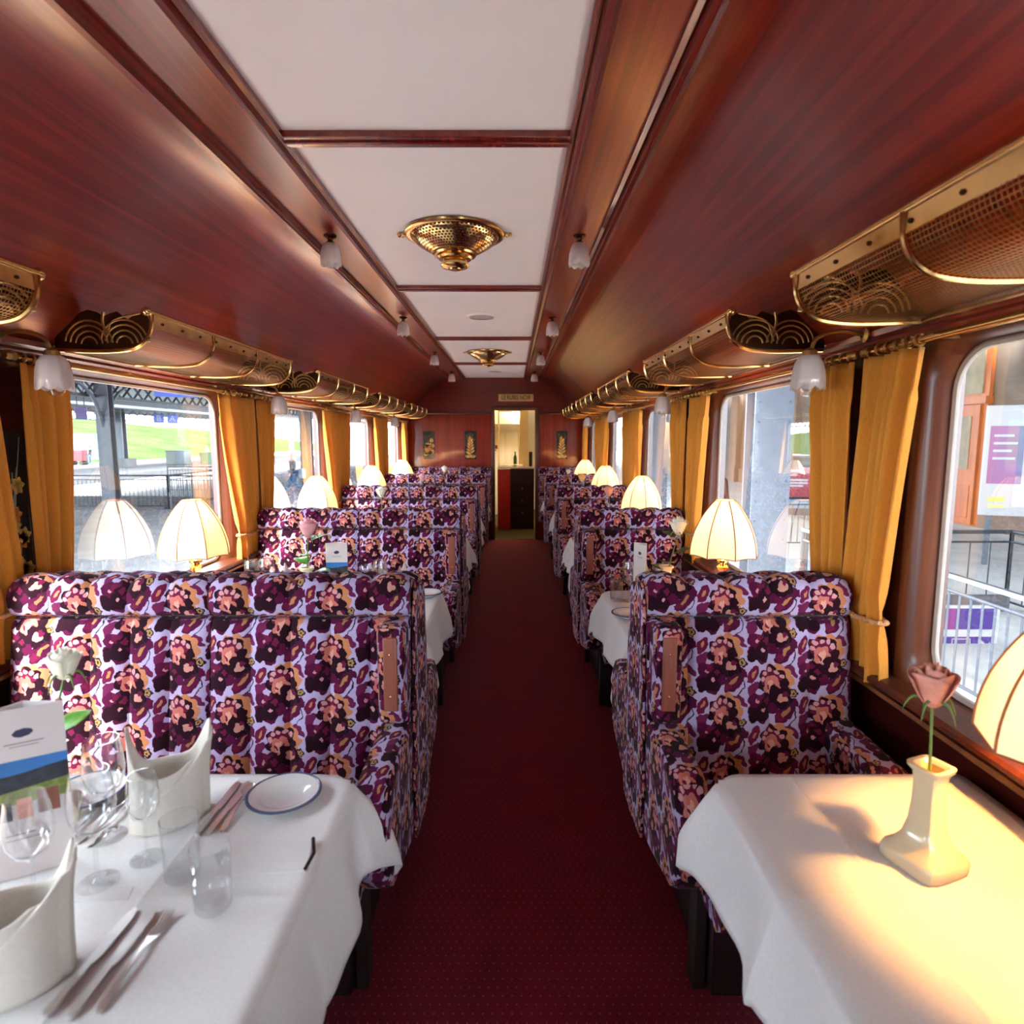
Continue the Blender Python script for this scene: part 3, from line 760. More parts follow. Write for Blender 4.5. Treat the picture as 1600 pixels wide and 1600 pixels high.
# ------------------------------------------------------------------ brass luggage racks
RP = [(o + .075, z) for o, z in ((.335, 2.085), (.333, 2.055), (.325, 2.02), (.305, 1.99), (.27, 1.967), (.22, 1.957), (.15, 1.953), (.055, 1.955), (-.02, 1.958))]
def rack(label, side, yc):
    x, s = SIDES[side]; H = .70
    r = thing('luggage_rack', label, 'luggage rack', (x, yc, 0), 'brass mesh luggage racks')
    pr = spline([(o, 0, z) for o, z in RP[1:]], 3); L = [0]
    for a, b in zip(pr, pr[1:]): L.append(L[-1] + (b - a).length)
    k = len(pr) - 1
    MB().grid(lambda a, b: (s * pr[round(b * k)].x, -H + 2 * H * a, pr[round(b * k)].z), 1, k, uv=lambda a, b: (2 * H * a, L[round(b * k)])).build('mesh_basket', 'mesh', r, ang=80)
    m = MB(); m.tube([(s * .405, -H - .015, 2.088), (s * .405, H + .015, 2.088)], .013, 10)
    for e in (-1, 1): m.sphere((s * .405, e * (H + .018), 2.088), .017)
    rail = m.build('front_rail', 'brass', r)
    b = MB(); b.box(*sorted((s * .413, s * .407)), -H, H, 2.038, 2.080)
    bd = b.build('front_band', 'brass', r)
    for i in range(10): MB().sphere((s * .414, -H + .07 + i * (2 * H - .14) / 9, 2.058), .0055, 8, 5).build('screw', 'bronze', bd)
    for q in (-H, -H / 3, H / 3, H):
        rb = spline([(s * (o + .004), q, z - .003) for o, z in RP], 3)
        MB().tube(rb, .0085 if abs(q) == H else .007, 8).build('rib', 'brass', r)
    MB().tube([(s * .055, -H, 1.957), (s * .055, H, 1.957)], .006, 8).build('back_rail', 'old_brass', r)
    for q in (-H, H):                                    # scrollwork end plates
        top = [(.325, 2.075), (.30, 2.088), (.275, 2.082), (.255, 2.062), (.235, 2.075), (.215, 2.092), (.19, 2.085), (.165, 2.075), (.14, 2.090), (.11, 2.098), (.08, 2.088), (.055, 2.068), (.03, 2.072), (.02, 2.05), (-.02, 2.03), (-.02, 1.968)]
        top = [(o + .075, z) for o, z in top]
        poly = [(s * o, z) for o, z in RP[1:]] + [(s * o, z) for o, z in top[::-1]]
        p = MB(); p.prism(poly, 'y', q - .004, q + .004); pl = p.build('end_plate', 'bronze', r, smooth=False)
        m = MB()
        for cx, cz in ((.310, 1.975), (.180, 1.972)):
            for rr in (.030, .050, .070, .088):
                m.tube([(s * (cx + rr * cos(a)), q, cz + rr * sin(a)) for a in [i * PI / 12 + .1 for i in range(0, 12)]], .006, 6)
        m.tube(spline([(s * .375, q, 2.085), (s * .275, q, 2.06), (s * .245, q, 2.0)], 5), .006, 6)
        m.tube(spline([(s * .24, q, 2.09), (s * .235, q, 2.05), (s * .25, q, 2.01)], 5), .007, 6)
        m.build('scroll', 'old_brass', pl, ang=70)
    return r
for side in SIDES:
    p = None
    for i, y in enumerate(TAB):
        lb = 'brass mesh luggage rack above the windows, %s side, %s from the front' % (side, ORD[i])
        if p is None: p = rack(lb, side, y - .01)
        else: dup(p, lb, (SIDES[side][0], y - .01, 0))

# ------------------------------------------------------------------ curtain rods and curtains
def rod(label, side, yc):
    x, s = SIDES[side]; h = .93
    r = thing('curtain_rod', label, 'curtain rod', (x, yc, 0), 'brass curtain rods')
    MB().tube([(s * .062, -h, 1.905), (s * .062, h, 1.905)], .011, 10).build('pole', 'brass', r)
    for e in (-1, 1):
        m = MB(); m.lathe([(.001, -.03), (.012, -.028), (.017, -.012), (.012, -.002), (.018, .008), (.012, .018)], 14)
        o = m.build('finial', 'old_brass', r); o.matrix_basis = Matrix.Translation((s * .062, e * (h + .0), 1.905)) @ Matrix.Rotation(e * PI / 2, 4, 'X')
    for e in (-.62, .62): MB().box(*sorted((0, s * .062)), e - .008, e + .008, 1.898, 1.914).build('bracket', 'old_brass', r)
    return r
for side in SIDES:
    p = None
    for i, y in enumerate(TAB):
        lb = 'thin brass curtain rod over the %s window on the %s side' % (ORD[i], side)
        if p is None: p = rod(lb, side, y)
        else: dup(p, lb, (SIDES[side][0], y, 0))
def curtain(label, side, yp, d, seed, w0=.30, wt=.17, wb=.22, ztie=1.09, z0=.865, sh=0):
    """hangs beside the pillar; local y runs from the pillar edge (0) toward the window (d=+1 farther, -1 nearer)"""
    x, s = SIDES[side]; rr = random.Random(seed)
    r = thing('curtain', label, 'curtain', (wx(side, .062), yp, 0), 'gold curtains')
    ph = [rr.random() * 6 for _ in range(3)]
    z1 = 1.885
    def wid(z):
        if z > ztie: u = (z - ztie) / (z1 - ztie); return wt + (w0 - wt) * (u ** .8)
        u = (ztie - z) / (ztie - z0); return wt + (wb - wt) * min(1, u * 1.2) ** .7
    def fn(a, b):
        z = z0 + (z1 - z0) * b; wd = wid(z)
        # wide flat leading panel at the pillar side, gathers toward the window edge
        y = d * wd * a
        f = min(1, a * 1.6 + .12)
        amp = (.010 + .016 * f) * (.75 if z > 1.75 else 1)
        dx = amp * sin(a * 30 + ph[0] + .9 * sin(z * 3 + ph[1])) + .012 * sin(a * 9 + ph[2] + z)
        pinch = math.exp(-((z - ztie) / .045) ** 2)
        dx = dx * (1 - .55 * pinch) + .012 * pinch * sin(PI * a)
        return (s * dx, y - d * sh * (1 - b), z)
    MB().grid(fn, 56, 36).build('cloth', 'curtain', r, solid=.004, ang=180)
    pts = []
    wt2 = wid(ztie)
    for k in range(40):
        u = k / 40 * 2 * PI
        yy = d * (wt2 / 2 + (wt2 / 2 + .012) * cos(u)); xx = s * (.030 * sin(u) + .004)
        zz = ztie - .02 + .03 * abs(cos(u)) ** 2 * (1 if cos(u) * 1 < 0 else .2)
        yy -= d * sh * (z1 - ztie) / (z1 - z0)
        pts.append((xx + .003 * sin(k * 2.6), yy, zz + .003 * cos(k * 2.6)))
    MB().tube(pts, .0085, 8, closed=True).build('tieback', 'cord', r)
    for k in range(6):
        yy = d * (.02 + k * (w0 - .04) / 5)
        m = MB(); m.tube([(.016 * cos(a), yy + .004 * k % .003, 1.905 + .016 * sin(a)) for a in [i * PI / 6 for i in range(12)]], .0035, 6, closed=True)
        m.build('ring', 'old_brass', r)
    return r
def hook(label, side, y):
    x, s = SIDES[side]
    r = thing('tieback_hook', label, 'curtain hook', (x, y, 1.25), 'brass tieback hooks')
    MB().lathe([(.001, 0), (.022, 0), (.022, .005), (.008, .01)], 14).build('rosette', 'old_brass', r).matrix_basis = Matrix.Rotation(s * PI / 2, 4, 'Y')
    MB().tube(spline([(s * .008, 0, 0), (s * .05, 0, -.012), (s * .055, 0, .03)], 6), .006, 8).build('prong', 'brass', r)
    m = MB(); m.sphere((s * .055, 0, .036), .011); m.build('knob', 'brass', r)
    MB().tube([(s * (.045 + .006 * sin(k)), .01 * sin(k * .7), -.012 - k * .011) for k in range(22)], .007, 6).build('cord', 'cord', r)
    return r
for side in SIDES:
    for i, y in enumerate(PIL):
        nm = ['nearest', 'second', 'third', 'fourth'][i]
        L = side == 'left'
        if i == 0:
            curtain('gold curtain with rope tieback on the near side of the nearest pillar, %s wall' % side, side, y - (.03 if L else .04), -1, 11 + L, .27, .235, .29, 1.085, .875, .07)
            curtain('gold curtain on the far side of the nearest pillar, %s wall' % side, side, y + (.065 if L else .035), 1, 21 + L, .25 if L else .28, .13, .2, 1.02, .85)
        else:
            curtain('gold curtain on the near side of the %s pillar from the front, %s wall' % (nm, side), side, y - .03, -1, 31 + 4 * i + L, .40, .27, .30, 1.06)
            curtain('gold curtain on the far side of the %s pillar from the front, %s wall' % (nm, side), side, y + .03, 1, 61 + 4 * i + L, .36, .17, .24, 1.06)
        hook('brass hook with cord on the %s pillar from the front, %s wall' % (nm, side), side, y + .01)
    curtain('gold curtain nearest the end wall, %s wall' % side, side, EY - .10, -1, 91 + (side == 'left'), .40, .26, .30, 1.06)
# ================================================================== BENCHES
def sweep(profile, w0, w1, lanes, bulge=.020, scal=.026, per=10, gap=.004):
    """profile: (y, z, front weight, top weight); swept across the lanes of one seat"""
    m = MB(); n = lanes * per; k = len(profile)
    def fn(a, b):
        x = w0 + (w1 - w0) * a
        t = (a * lanes) % 1 if a < 1 else 1.0
        u = max(0, 1 - abs(2 * t - 1) ** 2.4) ** .8
        y, z, wf, wt_ = profile[round(b * k) % k]
        return (x, y - bulge * u * wf, z + scal * u * wt_)
    m.grid(fn, n, k, closev=True)
    m.f.append(list(range(k))); m.uv.append(None)
    m.f.append([n * k + j for j in range(k)][::-1]); m.uv.append(None)
    return m
HEAD = [(y, z - max(0, z - 1.06) * .06, a, b) for y, z, a, b in [(-.088, 1.052, .2, 0), (-.108, 1.066, 1, 0), (-.120, 1.095, 1, 0), (-.122, 1.125, 1, .1), (-.115, 1.150, 1, .5), (-.095, 1.170, .6, .9), (-.065, 1.178, 0, 1), (-.030, 1.172, 0, 1), (-.006, 1.150, 0, .7), (-.006, 1.10, 0, 0), (-.006, 1.052, 0, 0)]]
BACK = [(-.150, .42, 0, 0), (-.182, .46, .6, 0), (-.176, .56, 1, 0), (-.158, .70, 1, 0), (-.138, .84, 1, 0), (-.122, .96, 1, 0), (-.112, 1.02, 1, 0), (-.098, 1.046, .5, 0), (-.080, 1.051, 0, 0), (-.006, 1.051, 0, 0), (-.006, .70, 0, 0), (-.006, .42, 0, 0)]
def bench(label, loc, w, seats, sa, rz, group):
    """w wide, facing local -y; the aisle is at local x = sa * w/2"""
    r = thing('upholstered_bench', label, 'bench', loc, group, rz)
    sw = (w - .004) / seats
    arm = .10
    for i in range(seats):
        a = -w / 2 + i * sw + .002; b = a + sw - .004
        uo = (.013 + .163 * i, .03)
        sweep(BACK, a, b, 5).build('backrest', 'fabric', r, boxuv=True, uvoff=uo)
        sweep(HEAD, a, b, 5, .012, .022).build('headrest', 'fabric', r, boxuv=True, uvoff=(uo[0], .055))
        ca, cb_ = max(a, -w / 2 + arm + .005), min(b, w / 2 - arm - .005)
        cu = [(-.16, .33, 0, 0), (-.56, .33, 0, 0), (-.595, .36, .5, 0), (-.60, .42, 1, 0), (-.58, .462, .6, .4), (-.53, .478, 0, 1), (-.36, .472, 0, 1), (-.19, .455, 0, 1), (-.16, .44, 0, 0)]
        sweep(cu, ca, cb_, 1, .012, .02, per=18).build('seat_cushion', 'fabric', r, boxuv=True, uvoff=uo)
    side = [(-.006, .30), (-.20, .31), (-.46, .375), (-.515, .42), (-.545, .52), (-.548, .60), (-.53, .665), (-.49, .705), (-.44, .72), (-.30, .725), (-.10, .735), (-.006, .74)]
    for e in (sa, -sa):
        x0, x1 = sorted((e * (w / 2 - .001), e * (w / 2 - arm)))
        MB().prism(side, 'x', x0, x1).build('armrest', 'fabric', r, bev=.026, boxuv=True, uvoff=(.05, .02), ang=60)
    # folded-up middle arm at the aisle edge with its wooden underside
    xa = sa * (w / 2 - .052)
    fa = MB().box(xa - .045, xa + .045, -.215, -.12, .735, 1.055).build('folded_armrest', 'fabric', r, bev=.022, boxuv=True, uvoff=(.02, .06), ang=60)
    pw = MB().box(xa - .022, xa + .022, -.222, -.213, .785, 1.022).build('wooden_plate', 'plate_wood', fa, bev=.003)
    pw['label'] = 'reddish wooden plate'
    for z in (.835, .970): MB().sphere((xa, -.2225, z), .0045, 8, 5).build('screw', 'brass', fa)
    e0, e1 = sorted((sa * (w / 2 - .0005), sa * (w / 2 + .012)))
    MB().prism([(-.006, .30), (-.15, .31), (-.165, .5), (-.140, .75), (-.115, 1.0), (-.105, 1.10), (-.085, 1.145), (-.05, 1.16), (-.006, 1.15)], 'x', e0, e1).build('side_panel', 'fabric', r, bev=.005, boxuv=True, uvoff=(.09, 0))
    MB().box(-w / 2 + .15, w / 2 - .15, -.42, -.02, 0, .33).build('plinth', 'plinth_shade', r)
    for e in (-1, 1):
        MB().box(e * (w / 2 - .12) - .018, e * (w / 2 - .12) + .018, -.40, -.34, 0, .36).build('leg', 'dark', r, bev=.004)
    return r
LW, LXC, RW, RXC = 1.305, -.9775, .668, .770
pr = {}
def put_bench(side, y, facing, label):
    L = side == 'left'
    sa = (1 if L else -1) * (1 if facing else -1)
    key = (L, sa); rz = 0 if facing else PI
    loc = (LXC if L else RXC, y, 0)
    g = 'floral benches along the %s side' % side
    if key not in pr: pr[key] = bench(label, loc, LW if L else RW, 2 if L else 1, sa, rz, g)
    else: pr[(L, sa, facing)] = dup(pr[key], label, loc, rz, g)
    if not facing:
        for o in C.objects:
            if o.get('label') == label: o.scale = (1, 1, .982)
for side in SIDES:
    k = 'double' if side == 'left' else 'single'
    for i, y in enumerate(PIL):
        nm = ['nearest', 'second', 'third', 'fourth'][i]
        put_bench(side, y, True, '%s floral plush bench facing the camera, %s row from the front, %s side' % (k, nm, side))
        put_bench(side, y + .002, False, '%s floral plush bench facing the end wall, back to the %s row, %s side' % (k, nm, side))
    put_bench(side, EY - .01, True, '%s floral plush bench standing against the end wall, %s side' % (k, side))

# ================================================================== TABLES AND LINEN
TZ = .762; TH = .43
def table(label, side, y):
    x, s = SIDES[side]; A = 1.325 if side == 'left' else .68
    r = thing('dining_table', label, 'table', (x, y, 0), 'dining tables')
    m = MB(); m.box(*sorted((s * .035, s * (A - .005))), -TH + .006, TH - .006, TZ - .035, TZ - .006); m.build('tabletop', 'wood_dark', r, bev=.003)
    MB().tube([(s * (A - .25), 0, .02), (s * (A - .25), 0, TZ - .035)], .035, 14).build('leg', 'black', r)
    MB().box(*sorted((s * (A - .42), s * (A - .10))), -.2, .2, 0, .025).build('foot', 'black', r, bev=.006)
    return r
def cloth(label, side, y, h, seed, folds):
    x, s = SIDES[side]; A = 1.33 if side == 'left' else .685; rc = .075
    rr = random.Random(seed); ph = [rr.random() * 6 for _ in range(6)]
    ps = sorted(set([.032] + [.032 + (A - .032) * i / 26 for i in range(27)] + [f + d for f in folds for d in (-.010, -.004, 0, .004, .010)] + [A + h * i / 14 for i in range(1, 15)] + [A + d for d in (-.06, -.04, -.02, .006)]))
    qs = sorted(set([-TH + 2 * TH * i / 30 for i in range(31)] + [e * (TH + h * i / 14) for i in range(1, 15) for e in (-1, 1)] + [e * (TH + d) for d in (-.06, -.04, -.02, .006) for e in (-1, 1)] + [.0 + d for d in (-.006, 0, .006)]))
    def P(p, q):
        # nearest point on the rounded table edge
        cx, cy = A - rc, (TH - rc)
        dx, dy = max(0, p - cx), max(0, abs(q) - cy); sy = 1 if q >= 0 else -1
        L = math.hypot(dx, dy)
        wall = p < .05
        if L <= rc:
            z = TZ
            for f in folds: z += .0022 * math.exp(-((p - f) / .0045) ** 2)
            z += .0016 * math.exp(-(q / .005) ** 2) + .0012 * sin(p * 23 + ph[0]) * sin(q * 19 + ph[1])
            e = rc - L
            if e < .012 and (dx or dy): z -= (.012 - e) ** 2 / .024
            return (s * p, q, z)
        nx, ny = dx / L, dy / L
        d = L - rc
        bx, by = min(p, cx) + nx * rc, (min(abs(q), cy) + ny * rc)
        corner = 2 * nx * ny
        per = (q if nx > ny else p) * 1.0
        wav = sin(per * 15 + ph[2] + (2 if sy > 0 else 0)) * .016 + sin(per * 31 + ph[3]) * .006
        g = min(1, d / .16)
        off = .006 + .16 * d + (.05 * corner) * g + wav * g
        an = math.atan2(ny, nx)
        fold = corner * g * .022 * sin(an * 7 + ph[4])
        off = max(.004, off + fold)
        z = TZ - .005 - d * (.985 - .05 * g)
        return (s * (bx + nx * off), sy * (by + ny * off), z)
    m = MB(); nu, nv = len(ps) - 1, len(qs) - 1
    m.grid(lambda a, b: P(ps[round(a * nu)], qs[round(b * nv)]), nu, nv)
    o = m.build('tablecloth', 'linen', solid=.003, ang=180); o.location = (x, y, .0015)
    return tag(o, label, 'tablecloth', 'white tablecloths')
for side in SIDES:
    p = None
    for i, y in enumerate(TAB):
        lb = 'window table under a white cloth, %s side, %s from the front' % (side, ORD[i])
        if p is None: p = table(lb, side, y)
        else: dup(p, lb, (SIDES[side][0], y, 0))
        A = 1.33 if side == 'left' else .685
        fl = [A - .20] if side == 'right' else [A - .30, A - .82]
        cloth('white cloth draped over the %s table on the %s side' % (ORD[i], side), side, y, .235, 40 + i + (side == 'left') * 10, fl)

# ================================================================== TABLE LAMPS
def table_lamp(label, loc):
    r = thing('table_lamp', label, 'table lamp', loc, 'dome shaded table lamps')
    MB().lathe([(.001, 0), (.056, 0), (.058, .006), (.050, .014), (.030, .020), (.022, .030), (.030, .040), (.030, .050), (.014, .062), (.012, .10), (.020, .115), (.013, .13), (.012, .19), (.018, .205), (.028, .215), (.030, .228), (.018, .240), (.030, .252), (.030, .262), (.014, .275), (.010, .30), (.010, .34), (.001, .34)], 24).build('stand', 'brass', r)
    ns = 8; n = 64; zt, zb = .563, .288
    def R(t): return .046 + .121 * sin(PI / 2 * t ** .86)
    k = 14
    def fn(a, b):
        t = b; an = a * 2 * PI
        loc_ = (an % (2 * PI / ns)) - PI / ns
        f = .35 + .65 * cos(PI / ns) / cos(loc_)
        rad = R(t) * f
        z = zt + (zb - zt) * t
        if t == 1: z += .006 * (1 - (loc_ / (PI / ns)) ** 2)
        return (rad * cos(an), rad * sin(an), z)
    sh = MB().grid(fn, n, k, closeu=True).build('lamp_shade', 'silk', r, ang=25)
    m = MB()
    for j in range(ns):
        an = j * 2 * PI / ns
        m.tube([((R(i / 10) + .0012) * cos(an), (R(i / 10) + .0012) * sin(an), zt + (zb - zt) * i / 10) for i in range(11)], .0028, 5)
    for tt in (0, 1):
        m.tube([((lambda q: (q[0] * 1.008, q[1] * 1.008, q[2]))(fn(j / n, tt))) for j in range(n)], .0022, 5, closed=True)
    m.build('piping', 'piping', sh)
    sp = MB(); 
    for j in range(4): sp.tube([(.0, 0, .53), (.046 * cos(j * PI / 2), .046 * sin(j * PI / 2), zt)], .002, 5)
    sp.tube([(0, 0, .34), (0, 0, .53)], .003, 6)
    sp.build('shade_carrier', 'old_brass', r)
    MB().sphere((0, 0, .395), .022, 14, 10, 1.3).build('bulb', 'bulb_on', r)
    l = bpy.data.lights.new('bulb_light', 'POINT'); l.energy = LAMP_E; l.color = (1, .43, .11); l.shadow_soft_size = .03
    o = bpy.data.objects.new('bulb_light', l); C.objects.link(o); o.parent = r; o.location = (0, 0, .455)
    return r
tb = NT('glowing bulb'); e_ = tb.n('ShaderNodeEmission'); e_.inputs[0].default_value = (1, .72, .4, 1); e_.inputs[1].default_value = 3; MAT['bulb_on'] = tb.done(e_.outputs[0])
lp = None
for side in SIDES:
    for i, y in enumerate(TAB):
        lb = 'lit cream dome lamp on the %s table along the %s windows' % (ORD[i], side)
        loc = (-1.588 if side == 'left' else 1.058, y, TZ + .0045)
        if lp is None: lp = table_lamp(lb, loc)
        else: dup(lp, lb, loc)

# ================================================================== VASES AND ROSES
def square_vase(label, loc, rz=0):
    r = thing('bud_vase', label, 'vase', loc, 'cream bud vases', rz)
    pr_ = [(.060, 0), (.062, .004), (.062, .022), (.058, .030), (.046, .040), (.034, .060), (.027, .090), (.0235, .13), (.023, .17), (.025, .195), (.033, .205), (.034, .212), (.026, .212), (.020, .205), (.016, .15)]
    m = MB(); n = 32; k = len(pr_) - 1
    def fn(a, b):
        rd, z = pr_[round(b * k)]; t = a * 2 * PI
        q = 1 / (abs(cos(t)) ** 6 + abs(sin(t)) ** 6) ** (1 / 6)
        return (rd * q * cos(t), rd * q * sin(t), z)
    m.grid(fn, n, k, closeu=True)
    m.f.append(list(range(0, n * (k + 1), k + 1))); m.uv.append(None)
    m.build('body', 'cream_porcelain', r, ang=35)
    return r
def rose_thing(label, loc, petal, leafm, hgt=.36, lean=(.02, .0), leaves=3, head=.036, rz=0, seed=1, lm_big=False):
    rr = random.Random(seed)
    r = thing('rose', label, 'rose', loc, 'single roses in vases', rz)
    top = Vector((lean[0], lean[1], hgt))
    st = spline([(0, 0, .0), (lean[0] * .15, lean[1] * .15, hgt * .45), tuple(top)], 8)
    MB().tube(st, .0028, 7).build('stem', 'stem', r)
    m = MB()
    for k in range(15):                                   # spiral of overlapping petals
        f = k / 14; a = k * 2.4; rad = head * (.16 + .80 * f); hh = head * (2.0 - .45 * f); op = .02 + .30 * f ** 3
        wd = .75 + .35 * f
        def fn(u, v):
            an = a + (u - .5) * 2 * wd
            q = .45 + .55 * sin(min(1, v * 1.15) * PI / 2)
            rr_ = rad * q * (1 + op * max(0, v - .55) * 1.1)
            z = -head * .55 + hh * v - head * .9 * op * max(0, v - .6) ** 1.5 * 2 - hh * .16 * (2 * u - 1) ** 2 * v
            return (top.x + rr_ * cos(an), top.y + rr_ * sin(an), top.z + head * .55 + z)
        m.grid(fn, 8, 7)
    m.sphere((top.x, top.y, top.z + head * .35), head * .50, 10, 8, 1.2)
    hd_ = m.build('flower_head', petal, r, solid=.0008, ang=80)
    m = MB()
    for k in range(5):
        a = k * 2 * PI / 5
        p = [(top.x + q * cos(a), top.y + q * sin(a), top.z + z) for q, z in ((.004, .006), (head * .75, .006), (head * 1.05, -.012), (head * 1.2, -.030))]
        m.tube(spline(p, 4), [.004 - .0036 * i / 12 for i in range(13)], 5)
    m.build('sepal', 'stem', hd_)
    for k in range(leaves):
        b = st[int(len(st) * (.50 + .13 * k))]; a = rr.random() * .8 + k * 2.3 + .4; ln = (.115 if lm_big else .09) - .008 * k; up = .55
        m = MB(); 
        def lf(u, v):
            s_ = u * ln; wd = ln * .40 * sin(PI * min(1, u ** .85)) * (v - .5) * 2
            h_ = up * s_ - 3.5 * s_ * s_ + abs(v - .5) * .012 * sin(PI * u)
            sx = .018 + s_
            return (b.x + sx * cos(a) - wd * sin(a), b.y + sx * sin(a) + wd * cos(a), b.z + h_)
        m.grid(lf, 10, 6)
        m.tube([(b.x, b.y, b.z), (b.x + .019 * cos(a), b.y + .019 * sin(a), b.z + .001)], .0015, 5)
        m.build('leaf', leafm, r, solid=.0006, ang=80)
    return r
VT = TZ + .0045
spots = [  # side, x, y, petal, leaf, stem height, lean, leaves, head, words
    ('right', .845, 1.155, 'rose_orange', 'leaf_dark', .335, (.005, .02), 1, .042, 'salmon pink rose in the vase on the nearest right table'),
    ('right', .80, 3.10, 'rose_white', 'leaf_dark', .375, (.075, -.03), 4, .046, 'creamy white rose with dark leaves on the second right table'),
    ('right', .82, 5.00, 'rose_orange', 'leaf_yellow', .40, (.05, 0), 2, .042, 'orange pink rose on the third right table'),
    ('right', .78, 6.95, 'rose_yellow', 'leaf_yellow', .39, (-.02, 0), 3, .042, 'pale yellow rose on the fourth right table'),
    ('right', .82, 8.85, 'rose_white', 'leaf', .36, (.0, 0), 2, .036, 'white rose on the farthest right table'),
    ('left', -1.06, 1.30, 'rose_white', 'leaf', .31, (-.075, -.01), 2, .036, 'greenish white rose on the nearest left table, behind the menu card'),
    ('left', -1.05, 3.05, 'rose_pink', 'leaf', .385, (.065, -.01), 4, .048, 'pink rose with bright green leaves on the second left table'),
    ('left', -1.06, 4.95, 'rose_white', 'leaf', .40, (-.01, 0), 2, .042, 'white rose on the third left table'),
    ('left', -1.00, 6.88, 'rose_pink', 'leaf', .40, (-.02, 0), 2, .042, 'pink rose on the fourth left table'),
    ('left', -.98, 8.82, 'rose_white', 'leaf', .40, (0, 0), 2, .042, 'white rose on the farthest left table'),
]
vz = None
for i, (side, x, y, pm, lm, hg, ln, nl, hd_, lb) in enumerate(spots):
    vl = 'cream square-footed bud vase on the %s table, %s side' % (ORD[i % 5], side)
    if vz is None: vz = square_vase(vl, (x, y, VT), .35)
    else: dup(vz, vl, (x, y, VT), .35 if i == 0 else .1 * i)
    rose_thing(lb, (x, y, VT + .012), pm, lm, hg - .012, ln, nl, hd_, .9 * i, 5 + i, nl == 4)

# ================================================================== TABLEWARE
def plate(label, loc):
    r = thing('side_plate', label, 'plate', loc, 'white side plates')
    MB().lathe([(.001, .004), (.044, .004), (.046, .0), (.050, .001), (.054, .008), (.070, .013), (.084, .017), (.086, .019), (.084, .021), (.068, .0165), (.054, .0125), (.048, .008), (.001, .0075)], 48).build('dish', 'porcelain', r)
    MB().lathe([(.0800, .0206), (.0835, .0222), (.0870, .0205), (.0872, .0175)], 48).build('rim_line', 'rim_blue', r)
    return r
def glass_of(kind, label, loc, sc=1):
    nm = {'wine': 'wine_glass', 'tumbler': 'tumbler', 'flute': 'wine_glass'}[kind]
    if kind == 'tumbler': pf = [(.001, 0), (.029, 0), (.032, .004), (.034, .06), (.036, .125), (.0345, .125), (.0325, .06), (.030, .016), (.001, .013)]
    elif kind == 'wine': pf = [(.001, 0), (.034, 0), (.034, .0025), (.010, .007), (.004, .014), (.0035, .085), (.008, .094), (.026, .108), (.036, .130), (.0385, .150), (.036, .185), (.031, .215), (.030, .215), (.035, .185), (.0373, .150), (.034, .130), (.024, .110), (.001, .099)]
    else: pf = [(.001, 0), (.032, 0), (.032, .0025), (.009, .007), (.004, .014), (.0035, .075), (.007, .084), (.021, .096), (.029, .115), (.031, .135), (.029, .165), (.026, .185), (.025, .185), (.028, .165), (.0298, .135), (.027, .115), (.018, .098), (.001, .088)]
    o = MB().lathe(pf, 32).build(nm, 'drink_glass'); o.location = loc; o.scale = (sc, sc, sc)
    return tag(o, label, 'glass', 'glasses on the tables')
def swept(m, pts, ws, th, zf=None):
    """flat bar along a path with changing width"""
    n = len(pts)
    def fn(a, b):
        i = round(a * (n - 1)); p = Vector(pts[i]); q = Vector(pts[min(i + 1, n - 1)]); o = Vector(pts[max(i - 1, 0)])
        d = (q - o).normalized(); sd = Vector((-d.y, d.x, 0)).normalized() if abs(d.z) < .99 else Vector((1, 0, 0))
        t = [(-1, -1), (1, -1), (1, 1), (-1, 1)][round(b * 4) % 4]
        return p + sd * ws[i] * t[0] + Vector((0, 0, th * t[1]))
    m.grid(fn, n - 1, 4, closev=True)
    m.f.append([len(m.v) - 4 + j for j in range(4)]); m.uv.append(None); k = len(m.v) - n * 4; m.f.append([k + 3, k + 2, k + 1, k]); m.uv.append(None)
def cutlery(kind, label, loc, rz):
    """built along local +y, handle at the origin end"""
    m = MB()
    if kind == 'knife':
        swept(m, [(0, y, .004) for y in (0, .01, .05, .088, .092)], [.004, .0075, .0062, .0055, .004], .0035)
        swept(m, [(0, y, .004) for y in (.092, .11, .16, .19, .205, .212)], [.006, .0095, .010, .0092, .006, .001], .0011)
    elif kind == 'fork':
        swept(m, [(0, y, z) for y, z in ((0, .003), (.01, .003), (.06, .008), (.11, .009), (.132, .004), (.142, .003))], [.003, .0075, .0045, .003, .006, .0105], .0013)
        for i in range(4):
            x = -.009 + i * .006
            swept(m, [(x, .141, .003), (x, .16, .003), (x, .185, .008), (x * .95, .195, .011)], [.0018, .0017, .0015, .0006], .001)
    else:
        swept(m, [(0, y, z) for y, z in ((0, .003), (.01, .003), (.06, .008), (.105, .009), (.125, .005))], [.003, .0075, .0045, .0028, .004], .0013)
        m.grid(lambda a, b: ((.0205 * sin(PI * a ** .9)) * (2 * b - 1), .122 + .062 * a, .010 - .009 * sin(PI * a) * (1 - (2 * b - 1) ** 2)), 12, 8)
    o = m.build(kind, 'steel', solid=.0008 if kind == 'spoon' else 0, ang=50); o.location = loc; o.rotation_euler = (0, 0, rz)
    return tag(o, label, kind, 'cutlery on the nearest left table')
